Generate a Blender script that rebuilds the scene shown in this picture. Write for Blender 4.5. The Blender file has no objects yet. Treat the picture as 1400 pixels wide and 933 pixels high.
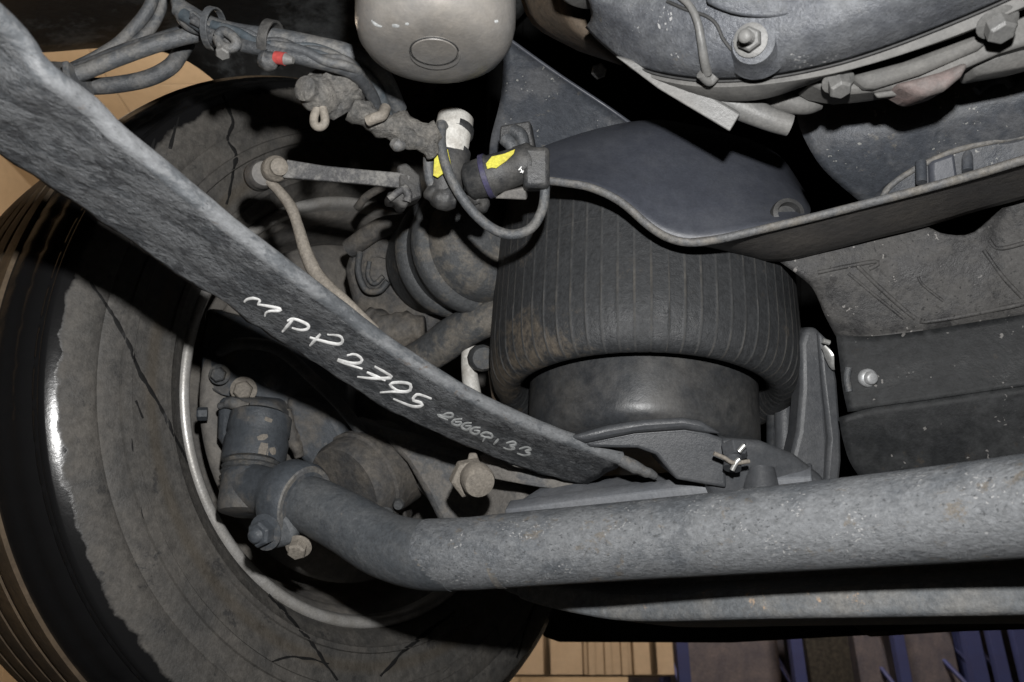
import bpy, bmesh, math, random
from mathutils import Vector, Matrix, noise
from mathutils.bvhtree import BVHTree

random.seed(7)
sc = bpy.context.scene
col = sc.collection
V = Vector

# ------------------------------------------------------------------ camera
CAMZ = 0.108                        # lens height above the workshop floor
PITCH = math.radians(24.0)
FPX = 1089.0                        # focal length in photo pixels (28 mm on 36 mm)
CR = V((1, 0, 0))
CF = V((0, math.cos(PITCH), math.sin(PITCH)))
CU = V((0, -math.sin(PITCH), math.cos(PITCH)))
CAM = V((0, 0, CAMZ))
cam_d = bpy.data.cameras.new('camera'); cam = bpy.data.objects.new('camera', cam_d)
col.objects.link(cam); sc.camera = cam
cam.location = CAM
cam.rotation_euler = (math.pi / 2 + PITCH, 0, 0)
cam_d.sensor_width = 36.0; cam_d.lens = 28.0
cam_d.dof.use_dof = True; cam_d.dof.focus_distance = 0.74; cam_d.dof.aperture_fstop = 11.0
cam_d.clip_start = 0.02; cam_d.clip_end = 100.0

# ------------------------------------------------------------------ light
w = bpy.data.worlds.new('World'); sc.world = w; w.use_nodes = True
w.node_tree.nodes['Background'].inputs[0].default_value = (1.0, 0.85, 0.68, 1)
w.node_tree.nodes['Background'].inputs[1].default_value = 0.002

def light(name, kind, loc, energy, color, **kw):
    d = bpy.data.lights.new(name, kind); d.energy = energy; d.color = color
    for k, v in kw.items(): setattr(d, k, v)
    o = bpy.data.objects.new(name, d); o.location = loc; col.objects.link(o)
    return o
# the camera's flash tube, a hand's width above the lens
fl = light('camera_flash', 'SPOT', CAM + CR * 0.022 + CU * 0.124 + CF * 0.0, 33.0, (1.0, 0.99, 0.975),
           shadow_soft_size=0.011, spot_size=math.radians(118), spot_blend=0.75)
fl.rotation_euler = (math.pi / 2 + PITCH, 0, 0)
# workshop ceiling lamps (warm)
for lx, ly, le_ in ((-3.0, 4.6, 230.0), (2.4, 5.2, 700.0)):
    light('ceiling_lamp', 'POINT', (lx, ly, 4.3), le_, (1.0, 0.83, 0.64), shadow_soft_size=.25)

vs = sc.view_settings
vs.view_transform = 'Standard'; vs.look = 'None'; vs.gamma = 1.0; vs.use_curve_mapping = False
vs.exposure = 0.0
sc.cycles.use_denoising = True
sc.cycles.max_bounces = 4
sc.cycles.sample_clamp_indirect = 2.0

# ------------------------------------------------------------------ directions of the place
TH = math.radians(49.4)
AX = V((math.sin(TH), -math.cos(TH), 0))      # along the axle, from the wheel to the middle of the truck
LO = V((-math.cos(TH), -math.sin(TH), 0))     # along the truck
UZ = V((0, 0, 1))

def P(px, py, d):
    """point of the place seen at photo pixel (px,py), d metres deep"""
    return CAM + d * ((px - 700.0) / FPX * CR - (py - 466.5) / FPX * CU + CF)
def ray(px, py):
    v = P(px, py, 1.0) - CAM
    return v.normalized()

def spline(pts, n):
    """resample a polyline of vectors as a Catmull-Rom curve, n points, even chord"""
    pts = [V(p) for p in pts]
    if len(pts) == 2:
        return [pts[0].lerp(pts[1], i / (n - 1)) for i in range(n)]
    ext = [2 * pts[0] - pts[1]] + pts + [2 * pts[-1] - pts[-2]]
    dense = []
    for i in range(1, len(ext) - 2):
        p0, p1, p2, p3 = ext[i - 1], ext[i], ext[i + 1], ext[i + 2]
        for k in range(12):
            t = k / 12.0
            dense.append(0.5 * ((2 * p1) + (p2 - p0) * t + (2 * p0 - 5 * p1 + 4 * p2 - p3) * t * t + (3 * p1 - p0 - 3 * p2 + p3) * t ** 3))
    dense.append(pts[-1])
    L = [0.0]
    for a, b in zip(dense, dense[1:]): L.append(L[-1] + (b - a).length)
    out = []; j = 0
    for i in range(n):
        s = L[-1] * i / (n - 1)
        while j < len(L) - 2 and L[j + 1] < s: j += 1
        seg = L[j + 1] - L[j]
        out.append(dense[j].lerp(dense[j + 1], 0 if seg == 0 else min(1, max(0, (s - L[j]) / seg))))
    return out

# ------------------------------------------------------------------ materials
MATS = {}
def srgb(r, g, b):
    f = lambda c: (c / 255 / 12.92) if c / 255 <= 0.04045 else ((c / 255 + 0.055) / 1.055) ** 2.4
    return (f(r), f(g), f(b), 1)
def c4(c): return tuple(c) + (1,) if len(c) == 3 else c

def mat(name, base, dust=None, amt=0.5, scale=14, rough=0.6, rough2=None, metal=0.0, bump=0.25, bscale=None,
        vary=0.25, speck=None, speckd=0.06, speckscale=260, coat=0.0, soft=0.12, spec=0.4, grit=.09, stretch=None, blot=None, blotamt=0.0, grads=(), pits=None):
    """painted / cast / rubber surface: base colour with patches of dust, fine mottling, small chips and relief"""
    m = bpy.data.materials.new(name); m.use_nodes = True; nt = m.node_tree; N = nt.nodes; K = nt.links
    b = N['Principled BSDF']
    tc = N.new('ShaderNodeTexCoord'); src = tc.outputs['Object']
    if stretch:
        mp = N.new('ShaderNodeMapping'); mp.vector_type = 'TEXTURE'; mp.inputs['Rotation'].default_value = stretch[1]; mp.inputs['Scale'].default_value = stretch[0]
        K.new(src, mp.inputs[0]); src = mp.outputs[0]
    def noi(s, det=6, ro=0.6, dis=0.0):
        n = N.new('ShaderNodeTexNoise'); n.inputs['Scale'].default_value = s; n.inputs['Detail'].default_value = det
        n.inputs['Roughness'].default_value = ro; n.inputs['Distortion'].default_value = dis; K.new(src, n.inputs['Vector']); return n
    def ramp(inp, a, z):
        r = N.new('ShaderNodeMapRange'); r.inputs['From Min'].default_value = a; r.inputs['From Max'].default_value = z
        K.new(inp, r.inputs['Value']); return r.outputs[0]
    def mix(fac, a, c, mode='MIX'):
        x = N.new('ShaderNodeMix'); x.data_type = 'RGBA'; x.blend_type = mode
        if isinstance(fac, float): x.inputs[0].default_value = fac
        else: K.new(fac, x.inputs[0])
        for i, v in ((6, a), (7, c)):
            if isinstance(v, tuple): x.inputs[i].default_value = v
            else: K.new(v, x.inputs[i])
        return x.outputs[2]
    base = c4(base)
    big = noi(scale, 6, 0.72, 0.15)
    fine = noi(scale * 8, 3, 0.7)
    cur = base
    if dust:
        th = 0.5 + (0.5 - amt) * 0.5
        lvl = big.outputs[0]
        for gv, g0, g1, ga in grads:      # where dirt has settled: (direction, from, to, amount)
            dp = N.new('ShaderNodeVectorMath'); dp.operation = 'DOT_PRODUCT'; K.new(tc.outputs['Object'], dp.inputs[0]); dp.inputs[1].default_value = gv
            mr = N.new('ShaderNodeMapRange'); mr.inputs['From Min'].default_value = g0; mr.inputs['From Max'].default_value = g1; mr.inputs['To Max'].default_value = ga
            K.new(dp.outputs['Value'], mr.inputs['Value'])
            sm = N.new('ShaderNodeMath'); sm.operation = 'ADD'; K.new(lvl, sm.inputs[0]); K.new(mr.outputs[0], sm.inputs[1]); lvl = sm.outputs[0]
        fac = ramp(lvl, th - soft, th + soft)
        cur = mix(fac, base, c4(dust))
    if blot:
        b2 = noi(scale * 2.3, 6, 0.75, 0.25)
        t2 = 0.5 + (0.5 - blotamt) * 0.5
        cur = mix(ramp(b2.outputs[0], t2 - 0.03, t2 + 0.03), cur, c4(blot))
    hv = ramp(fine.outputs[0], 0.3, 0.7)
    gr = N.new('ShaderNodeMapRange'); gr.inputs['To Min'].default_value = 1 - vary; gr.inputs['To Max'].default_value = 1 + vary
    K.new(hv, gr.inputs['Value'])
    comb = N.new('ShaderNodeCombineColor'); [K.new(gr.outputs[0], comb.inputs[i]) for i in range(3)]
    cur = mix(1.0, cur, comb.outputs[0], 'MULTIPLY')
    if grit:
        g2 = noi(520, 2, 0.6)
        gg = N.new('ShaderNodeMapRange'); gg.inputs['From Min'].default_value = .35; gg.inputs['From Max'].default_value = .65
        gg.inputs['To Min'].default_value = 1 - grit; gg.inputs['To Max'].default_value = 1 + grit; K.new(g2.outputs[0], gg.inputs['Value'])
        cb2 = N.new('ShaderNodeCombineColor'); [K.new(gg.outputs[0], cb2.inputs[i]) for i in range(3)]
        cur = mix(1.0, cur, cb2.outputs[0], 'MULTIPLY')
    if speck:
        sp = noi(speckscale, 1, 0.4, 0.3)
        sp2 = noi(scale * 1.6, 3, 0.5)
        mul = N.new('ShaderNodeMath'); mul.operation = 'MULTIPLY'
        K.new(sp.outputs[0], mul.inputs[0]); K.new(ramp(sp2.outputs[0], 0.25, 0.6), mul.inputs[1])
        cur = mix(ramp(mul.outputs[0], 0.72 - speckd, 0.76 - speckd), cur, c4(speck))
    if pits:
        pn = noi(pits[1], 3, 0.6, 0.2)
        cur = mix(ramp(pn.outputs[0], pits[2], pits[2] + .03), cur, c4(pits[0]))
        cur = mix(ramp(pn.outputs[0], .36, .33), cur, c4(tuple(x * 2.6 for x in pits[0])))
    K.new(cur, b.inputs['Base Color'])
    if rough2 is not None:
        rr = N.new('ShaderNodeMapRange'); rr.inputs['From Min'].default_value = 0.35; rr.inputs['From Max'].default_value = 0.65
        rr.inputs['To Min'].default_value = rough; rr.inputs['To Max'].default_value = rough2
        K.new(big.outputs[0], rr.inputs['Value']); K.new(rr.outputs[0], b.inputs['Roughness'])
    else: b.inputs['Roughness'].default_value = rough
    b.inputs['Metallic'].default_value = metal
    b.inputs['Specular IOR Level'].default_value = spec
    b.inputs['Coat Weight'].default_value = coat; b.inputs['Coat Roughness'].default_value = 0.2
    if bump:
        bn = noi(bscale or scale * 7, 5, 0.75, 0.1)
        ad = N.new('ShaderNodeMath'); ad.operation = 'ADD'; K.new(bn.outputs[0], ad.inputs[0]); K.new(big.outputs[0], ad.inputs[1])
        bp = N.new('ShaderNodeBump'); bp.inputs['Strength'].default_value = bump; bp.inputs['Distance'].default_value = 0.004
        K.new(ad.outputs[0], bp.inputs['Height']); K.new(bp.outputs[0], b.inputs['Normal'])
    MATS[name] = m
    return m

mat('leaf_steel', (.066, .070, .075), (.108, .112, .117), .58, 42, .46, .75, bump=.7, bscale=150, vary=.20, soft=.014, grit=.12, blot=(.052, .054, .058), blotamt=.40, pits=((.040, .042, .045), 330, .64), stretch=((1, 1.7, 1), (0, 0, TH - math.pi / 2)))
mat('leaf_edge', (.088, .094, .101), (.142, .147, .153), .54, 36, .45, .68, bump=.4, vary=.2, grit=.08, soft=.03, blot=(.115, .096, .082), blotamt=.18, pits=((.055, .057, .06), 300, .66), stretch=((1, 2.0, 1), (0, 0, TH - math.pi / 2)))
mat('rod_zinc', (.092, .099, .108), (.136, .142, .149), .50, 24, .38, .62, bump=.5, bscale=320, vary=.20, grit=.14, soft=.06, speck=(.28, .28, .28), speckd=.078, speckscale=560, blot=(.125, .114, .100), blotamt=.26, pits=((.060, .063, .067), 420, .63), stretch=((1.5, 1, 1), (0, 0, TH - math.pi / 2)), grads=(((0, 0, -1), -.045, .02, .10),))
mat('rod_grey', (.062, .068, .075), (.088, .092, .096), .4, 28, .44, .66, bump=.28, vary=.2, blot=(.115, .11, .10), blotamt=.12)
mat('cast_grey', (.052, .055, .060), (.066, .068, .072), .45, 24, .34, .5, bump=.18, bscale=340, vary=.10, grit=.08)
mat('pad_grey', (.115, .122, .135), (.15, .155, .165), .45, 16, .55, .7, bump=.18, vary=.12, blot=(.16, .14, .12), blotamt=.12)
mat('axle_grey', (.12, .128, .136), (.18, .175, .165), .42, 22, .55, .8, bump=.4, vary=.25, blot=(.36, .26, .18), blotamt=.17)
mat('goose_dust', (.092, .094, .097), (.145, .136, .125), .5, 26, .6, .8, bump=.4, vary=.2, soft=.05)
mat('bag_rubber', (.027, .0285, .0305), (.078, .066, .052), .04, 26, .46, .8, bump=.35, bscale=160, vary=.25, soft=.06, blot=(.034, .033, .032), blotamt=.22, grads=(((-1, -.25, 0), .10, .165, .20), ((-.45, -.2, -1), -.075, -.02, .22)))
mat('bag_rib', (.036, .037, .038), (.062, .057, .050), .32, 12, .7, .85, bump=.2, vary=.3)
mat('piston_black', (.026, .028, .031), (.058, .056, .053), .36, 12, .30, .55, bump=.10, vary=.25, soft=.14)
mat('tyre_wall', (.052, .051, .050), (.080, .075, .069), .5, 8, .62, .82, bump=.25, bscale=70, vary=.18, soft=.2)
mat('tyre_wet', (.014, .014, .015), (.028, .026, .024), .4, 12, .12, .4, bump=.5, bscale=90, vary=.2, coat=.4)
mat('tyre_tread', (.115, .080, .047), (.07, .05, .032), .45, 9, .6, .8, bump=.3, vary=.25, soft=.12)

def tyre_material(name, centre, axis):
    '''rubber sidewall: dusty inside, wet and clean past a ragged border near the shoulder'''
    m_ = mat(name, (.066, .064, .061), (.098, .091, .082), .52, 14, .55, .8, bump=.45, bscale=70, vary=.25, soft=.11, blot=(.045, .044, .043), blotamt=.26)
    nt = m_.node_tree; N = nt.nodes; K = nt.links; b = N['Principled BSDF']
    tc = N.new('ShaderNodeTexCoord')
    def vm(op, a, c=None):
        x = N.new('ShaderNodeVectorMath'); x.operation = op
        for i, v in ((0, a), (1, c)):
            if v is None: continue
            if hasattr(v, 'is_output'): K.new(v, x.inputs[i])
            else: x.inputs[i].default_value = v
        return x
    def ma(op, a, c):
        x = N.new('ShaderNodeMath'); x.operation = op
        for i, v in ((0, a), (1, c)):
            if hasattr(v, 'is_output'): K.new(v, x.inputs[i])
            else: x.inputs[i].default_value = v
        return x.outputs[0]
    d = vm('SUBTRACT', tc.outputs['Object'], tuple(centre)).outputs[0]
    h = vm('DOT_PRODUCT', d, tuple(axis)).outputs['Value']
    sc_ = N.new('ShaderNodeVectorMath'); sc_.operation = 'SCALE'; sc_.inputs[0].default_value = tuple(axis); K.new(h, sc_.inputs['Scale'])
    r = vm('LENGTH', vm('SUBTRACT', d, sc_.outputs[0]).outputs[0]).outputs['Value']
    n1 = N.new('ShaderNodeTexNoise'); n1.inputs['Scale'].default_value = 30; n1.inputs['Detail'].default_value = 4; n1.inputs['Roughness'].default_value = .62; K.new(tc.outputs['Object'], n1.inputs['Vector'])
    edge = ma('ADD', r, ma('MULTIPLY', ma('SUBTRACT', n1.outputs[0], .5), .022))
    wet = N.new('ShaderNodeMapRange'); wet.inputs['From Min'].default_value = .4290; wet.inputs['From Max'].default_value = .4330; K.new(edge, wet.inputs['Value'])
    ring = N.new('ShaderNodeMapRange'); ring.inputs['From Min'].default_value = .010; ring.inputs['From Max'].default_value = .003; ring.inputs['To Max'].default_value = .35
    K.new(ma('ABSOLUTE', ma('SUBTRACT', r, .338), 0), ring.inputs['Value'])
    def mx(f, a, c):
        x = N.new('ShaderNodeMix'); x.data_type = 'RGBA'; K.new(f, x.inputs[0]); K.new(a, x.inputs[6]); x.inputs[7].default_value = c; return x.outputs[2]
    old = b.inputs['Base Color'].links[0].from_socket
    K.new(mx(wet.outputs[0], mx(ring.outputs[0], old, (.085, .066, .042, 1)), (.010, .010, .0105, 1)), b.inputs['Base Color'])
    oldr = b.inputs['Roughness'].links[0].from_socket
    x = N.new('ShaderNodeMix'); x.data_type = 'FLOAT'; K.new(wet.outputs[0], x.inputs[0]); K.new(oldr, x.inputs[2]); x.inputs[3].default_value = .20
    K.new(x.outputs[0], b.inputs['Roughness'])
    bp = b.inputs['Normal'].links[0].from_node
    bs = N.new('ShaderNodeMapRange'); bs.inputs['To Min'].default_value = .45; bs.inputs['To Max'].default_value = .05
    K.new(wet.outputs[0], bs.inputs['Value']); K.new(bs.outputs[0], bp.inputs['Strength'])
mat('water', (.55, .58, .60), None, rough=.03, bump=0, spec=1.0, grit=0, vary=0)  # pale base colour paints the sparkle of the wet drops
mat('tyre_crack', (.008, .008, .008), None, rough=.7, bump=0)
mat('rim_lip', (.46, .45, .435), (.34, .325, .30), .4, 26, .30, .45, metal=.3, bump=.12, vary=.12)
mat('rim_dust', (.125, .12, .115), (.20, .185, .165), .5, 12, .7, .85, bump=.25, vary=.2)
mat('knuckle_paint', (.055, .062, .071), (.105, .098, .09), .36, 20, .42, .72, bump=.25, vary=.18, soft=.08, blot=(.20, .175, .145), blotamt=.12)
mat('brake_dark', (.060, .060, .061), (.125, .112, .096), .45, 22, .55, .8, bump=.4, vary=.25)
mat('brake_bellows', (.060, .063, .066), (.125, .114, .099), .40, 26, .5, .75, bump=.4, vary=.22, soft=.06)
mat('frame_paint', (.046, .050, .062), (.060, .064, .075), .36, 12, .34, .5, bump=.10, vary=.10, blot=(.075, .076, .08), blotamt=.14, grit=.06)
mat('lip_bare', (.105, .107, .11), (.16, .147, .127), .45, 34, .5, .7, bump=.3, vary=.3)
mat('flange_under', (.078, .074, .072), (.108, .099, .09), .45, 16, .45, .7, bump=.2, vary=.15)
mat('shield_grime', (.037, .0365, .037), (.064, .062, .060), .52, 24, .42, .78, bump=.35, vary=.22, soft=.045, blot=(.025, .024, .024), blotamt=.26, pits=((.022, .022, .022), 300, .64), speck=(.22, .21, .2), speckd=.05, speckscale=260)
mat('shield_black', (.014, .015, .016), (.029, .030, .031), .42, 17, .5, .75, bump=.18, vary=.28, soft=.10, spec=.22, speck=(.14, .135, .13), speckd=.05, speckscale=240, blot=(.032, .028, .024), blotamt=.2)
mat('housing_alu', (.076, .081, .092), (.122, .127, .135), .48, 14, .33, .52, metal=.15, bump=.4, bscale=260, vary=.2, grit=.12, soft=.10, speck=(.36, .36, .36), speckd=.07, speckscale=420, blot=(.14, .127, .11), blotamt=.18)
mat('housing_dull', (.085, .084, .082), (.118, .115, .109), .45, 12, .6, .72, bump=.15, vary=.12)
mat('pocket_rust', (.105, .098, .094), (.128, .096, .09), .5, 24, .6, .75, bump=.2, vary=.15)
mat('bracket_steel', (.108, .108, .106), (.146, .143, .137), .45, 18, .42, .6, bump=.15, vary=.12, blot=(.078, .076, .074), blotamt=.2)
mat('pan_blue', (.046, .051, .060), (.070, .073, .079), .42, 20, .38, .62, bump=.3, vary=.2, soft=.06, speck=(.22, .22, .21), speckd=.05, speckscale=300, blot=(.098, .094, .087), blotamt=.24)
mat('canister_grey', (.128, .125, .122), (.165, .153, .138), .48, 10, .36, .52, bump=.12, vary=.12, soft=.12, spec=.5, grit=.05, blot=(.105, .103, .102), blotamt=.22)
mat('canister_line', (.03, .03, .03), None, rough=.7, bump=0)
mat('hose_black', (.045, .048, .052), (.085, .084, .083), .42, 44, .38, .62, bump=.3, vary=.25, soft=.06)
mat('hose_grey', (.066, .070, .075), (.112, .110, .106), .45, 44, .36, .62, bump=.3, vary=.25, soft=.06)
mat('cable_blue', (.048, .060, .070), (.09, .094, .098), .4, 40, .4, .65, bump=.2, vary=.2)
mat('grime_crust', (.085, .084, .082), (.17, .16, .145), .48, 40, .75, .9, bump=.9, vary=.35)
mat('sensor_arm', (.055, .055, .057), (.15, .146, .139), .46, 50, .45, .7, bump=.35, vary=.3, soft=.07)
mat('bolt_dusty', (.165, .148, .127), (.22, .197, .167), .5, 50, .6, .75, bump=.3, vary=.2)
mat('ball_grey', (.085, .082, .08), (.14, .132, .122), .45, 40, .5, .7, bump=.2, vary=.15)
mat('plastic_black', (.026, .027, .029), (.065, .063, .06), .42, 30, .38, .6, bump=.25, vary=.2)
mat('connector_white', (.50, .49, .46), (.30, .28, .25), .4, 34, .45, .6, bump=.12, vary=.15)
mat('label_yellow', (.50, .47, .055), (.40, .32, .05), .40, 60, .5, bump=.15, vary=.2, blot=(.20, .17, .05), blotamt=.25)
mat('seal_purple', (.035, .03, .075), (.05, .05, .07), .4, 30, .45, bump=.1)
mat('print_white', (.75, .75, .74), None, rough=.6, bump=0)
mat('chalk_white', (.86, .86, .85), None, rough=.7, bump=0)
mat('chalk_faint', (.42, .43, .43), (.24, .25, .25), .5, 200, .7, bump=0)
mat('steel_bright', (.62, .62, .60), (.48, .48, .47), .4, 30, .28, .42, metal=.7, bump=.1, vary=.1)
mat('zinc_bolt', (.44, .45, .46), (.32, .32, .32), .4, 60, .35, .5, metal=.4, bump=.12, vary=.1)
mat('tip_red', (.34, .055, .05), None, rough=.5, bump=0)
mat('dark_liner', (.016, .016, .016), (.085, .09, .092), .40, 9, .7, .85, bump=.3, vary=.35, soft=.06)
mat('dark_mass', (.009, .009, .009), None, rough=.85, bump=0, spec=.1)  # near-black colour stands in for the shade of unlit depth
mat('rust_patch', (.075, .055, .038), (.05, .04, .03), .5, 20, .8, bump=.3)
mat('wall_tan', (.60, .50, .38), (.54, .44, .32), .5, 1.2, .85, bump=0, vary=.05, grit=0)
mat('rack_blue', (.045, .062, .20), (.045, .055, .17), .4, 6, .6, bump=0, vary=.05)
mat('carton_tan', (.55, .46, .37), (.50, .41, .32), .5, 3, .85, bump=0, vary=.06, grit=0)
mat('carton_pale', (.60, .50, .40), (.55, .45, .35), .5, 3, .85, bump=0, vary=.06, grit=0)
mat('rack_mesh', (.15, .14, .17), (.09, .09, .125), .5, 6, .6, bump=0, grit=0)
mat('floor_concrete', (.035, .034, .032), (.022, .022, .021), .5, 3, .75, bump=.1)

# ------------------------------------------------------------------ objects and meshes
BASE = {}
def thing(name, label, cat, base, group=None):
    o = bpy.data.objects.new(name, None); o.empty_display_size = 0.05; col.objects.link(o)
    o.location = base; o['label'] = label; o['category'] = cat
    if group: o['group'] = group
    BASE[o] = V(base)
    return o
def root_base(parent):
    p = parent
    while p is not None and p.parent is not None: p = p.parent
    return BASE.get(p, V((0, 0, 0))) if p is not None else V((0, 0, 0))

def build(name, verts, faces, m, parent=None, smooth=True, bevel=0.0, sub=0, solid=0.0, segs=2, angle=40, label=None, wn=False):
    me = bpy.data.meshes.new(name)
    off = root_base(parent)
    me.from_pydata([tuple(V(v) - off) for v in verts], [], faces); me.validate(); me.update()
    bm = bmesh.new(); bm.from_mesh(me); bmesh.ops.remove_doubles(bm, verts=bm.verts, dist=1e-6)
    if solid == 0.0: bmesh.ops.recalc_face_normals(bm, faces=bm.faces)
    bm.to_mesh(me); bm.free()
    o = bpy.data.objects.new(name, me); col.objects.link(o)
    me.materials.append(MATS[m])
    if parent is not None: o.parent = parent
    if label: o['label'] = label
    if solid:
        s = o.modifiers.new('thickness', 'SOLIDIFY'); s.thickness = abs(solid); s.offset = -1 if solid > 0 else 1; s.use_even_offset = False
    if bevel:
        b = o.modifiers.new('bevel', 'BEVEL'); b.width = bevel; b.segments = segs; b.limit_method = 'ANGLE'; b.angle_limit = math.radians(angle)
    if sub:
        s = o.modifiers.new('subsurf', 'SUBSURF'); s.levels = sub; s.render_levels = sub
    if smooth:
        me.polygons.foreach_set('use_smooth', [True] * len(me.polygons))
        if not sub and (bevel or smooth == 'auto'):
            me.set_sharp_from_angle(angle=math.radians(50))
    me.update()
    return o
def own(o, label, cat, group=None):
    o['label'] = label; o['category'] = cat
    if group: o['group'] = group
    return o
def structure(o): o['kind'] = 'structure'; return o

def frame_of(axis, hint=UZ):
    a = V(axis).normalized()
    if abs(a.dot(hint)) > .98: hint = V((1, 0, 0))
    e1 = hint.cross(a).normalized(); e2 = a.cross(e1)
    return a, e1, e2

def lathe_data(origin, axis, prof, seg=48, wob=None, hint=UZ, close=True):
    a, e1, e2 = frame_of(axis, hint); vs = []; fs = []
    for j, (r, h) in enumerate(prof):
        for i in range(seg):
            t = 2 * math.pi * i / seg
            rr = r + (wob(i, j, t) if wob else 0)
            vs.append(V(origin) + a * h + rr * (math.cos(t) * e1 + math.sin(t) * e2))
    for j in range(len(prof) - 1):
        for i in range(seg):
            k = (i + 1) % seg
            fs.append((j * seg + i, j * seg + k, (j + 1) * seg + k, (j + 1) * seg + i))
    if close:
        fs.append(tuple(range(seg))[::-1]); fs.append(tuple((len(prof) - 1) * seg + i for i in range(seg)))
    return vs, fs
def lathe(name, origin, axis, prof, m, parent=None, seg=48, wob=None, close=True, hint=UZ, **kw):
    vs, fs = lathe_data(origin, axis, prof, seg, wob, hint, close)
    kw.setdefault('smooth', 'auto')
    return build(name, vs, fs, m, parent, **kw)

def tube_data(pts, r, seg=14, n=None, flat=1.0, hint=None):
    pts = spline(pts, n or max(6, len(pts) * 7)); vs = []; fs = []
    N = len(pts); up = None
    for i, p in enumerate(pts):
        t = (pts[min(i + 1, N - 1)] - pts[max(i - 1, 0)]).normalized()
        if up is None:
            h = hint or (UZ if abs(t.z) < .9 else V((1, 0, 0)))
            up = (h - t * h.dot(t)).normalized()
        else: up = (up - t * up.dot(t)).normalized()
        sd = t.cross(up)
        rr = r if not isinstance(r, (list, tuple)) else spline([V((x, 0, 0)) for x in r], N)[i].x
        for k in range(seg):
            a = 2 * math.pi * k / seg
            vs.append(p + rr * math.cos(a) * sd + rr * flat * math.sin(a) * up)
    for i in range(N - 1):
        for k in range(seg):
            l = (k + 1) % seg
            fs.append((i * seg + k, i * seg + l, (i + 1) * seg + l, (i + 1) * seg + k))
    fs.append(tuple(range(seg))[::-1]); fs.append(tuple((N - 1) * seg + k for k in range(seg)))
    return vs, fs
def tube(name, pts, r, m, parent=None, seg=14, n=None, flat=1.0, hint=None, **kw):
    vs, fs = tube_data(pts, r, seg, n, flat, hint)
    kw.setdefault('smooth', 'auto')
    return build(name, vs, fs, m, parent, **kw)
def PX(lst): return [P(*p) for p in lst]

def loft(name, rows, m, parent=None, n=24, k=10, thick=0.004, bulge=None, **kw):
    """a sheet through rows of points (each (px,py,depth)); its thickness goes away from the lens"""
    R_ = [spline(PX(r), n) for r in rows]
    grid = []
    cols = [spline([R_[j][i] for j in range(len(R_))], k) for i in range(n)]
    vs = []; fs = []
    for i in range(n):
        for j in range(k): vs.append(cols[i][j])
    for i in range(n - 1):
        for j in range(k - 1): fs.append((i * k + j, (i + 1) * k + j, (i + 1) * k + j + 1, i * k + j + 1))
    c = fs[len(fs) // 2]
    nn = (vs[c[1]] - vs[c[0]]).cross(vs[c[2]] - vs[c[0]])
    if nn.dot(CAM - vs[c[0]]) < 0: fs = [f[::-1] for f in fs]
    return build(name, vs, fs, m, parent, solid=thick, **kw)

def plate(name, poly, m, parent=None, ext=None, thick=0.01, bevel=0.0015, rnd=0, **kw):
    """a solid from an outline (px,py,depth) and an extrusion away from the lens"""
    pts = PX(poly)
    if rnd: 
        pts = spline(pts + [pts[0]], rnd)[:-1]
    nrm = V((0, 0, 0))
    for a, b in zip(pts, pts[1:] + pts[:1]): nrm += a.cross(b)
    nrm.normalize()
    cen = sum(pts, V((0, 0, 0))) / len(pts)
    if nrm.dot(CAM - cen) < 0: pts = pts[::-1]; nrm = -nrm
    e = ext if ext is not None else -nrm * thick
    n = len(pts); vs = pts + [p + e for p in pts]
    fs = [tuple(range(n)), tuple(range(n, 2 * n))[::-1]] + [(i, i + n, (i + 1) % n + n, (i + 1) % n) for i in range(n)]
    return build(name, vs, fs, m, parent, bevel=bevel, **kw)

def sweep(name, path, sec, side, up, m, parent=None, n=30, **kw):
    pts = spline(path, n); vs = []; fs = []; k = len(sec)
    for p in pts:
        for a, b in sec: vs.append(p + side * a + up * b)
    for i in range(n - 1):
        for j in range(k):
            l = (j + 1) % k
            fs.append((i * k + j, i * k + l, (i + 1) * k + l, (i + 1) * k + j))
    fs.append(tuple(range(k))[::-1]); fs.append(tuple((n - 1) * k + j for j in range(k)))
    return build(name, vs, fs, m, parent, **kw)

def block(name, c, ax, ay, az, sx, sy, sz, m, parent=None, bevel=0.003, **kw):
    c = V(c); vs = []
    for i in (-.5, .5):
        for j in (-.5, .5):
            for k in (-.5, .5): vs.append(c + ax * sx * i + ay * sy * j + az * sz * k)
    fs = [(0, 1, 3, 2), (4, 6, 7, 5), (0, 4, 5, 1), (2, 3, 7, 6), (0, 2, 6, 4), (1, 5, 7, 3)]
    return build(name, vs, fs, m, parent, bevel=bevel, **kw)

def hexbolt(name, c, axis, r, h, m, parent, washer=True, stud=0.0, dome=False):
    """hexagonal head with washer; axis points outwards"""
    a, e1, e2 = frame_of(axis); vs = []; fs = []
    pr = [(r * .96, 0), (r, h * .12), (r, h * .82), (r * .82, h)]
    for rr, hh in pr:
        for i in range(6):
            t = math.pi / 3 * i + .3
            vs.append(V(c) + a * hh + rr * (math.cos(t) * e1 + math.sin(t) * e2))
    for j in range(3):
        for i in range(6): fs.append((j * 6 + i, j * 6 + (i + 1) % 6, (j + 1) * 6 + (i + 1) % 6, (j + 1) * 6 + i))
    fs.append(tuple(range(6))[::-1]); fs.append(tuple(18 + i for i in range(6)))
    o = build(name, vs, fs, m, parent, smooth=False, bevel=r * .05)
    if washer: lathe('washer', V(c) - a * h * .12, a, [(r * 1.1, -.0005), (r * 1.38, 0), (r * 1.38, h * .1), (r * 1.2, h * .16)], m, o if o.parent and o.parent.parent is None else parent, seg=20)
    if stud:
        pf = [(r * .52, h * .9)]; z = h * .95
        while z < h + stud: pf += [(r * .56, z), (r * .48, z + r * .09)]; z += r * .18
        pf += [(r * .40, z)]
        lathe('stud', c, a, pf, m, o if o.parent and o.parent.parent is None else parent, seg=16)
    return o

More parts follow.
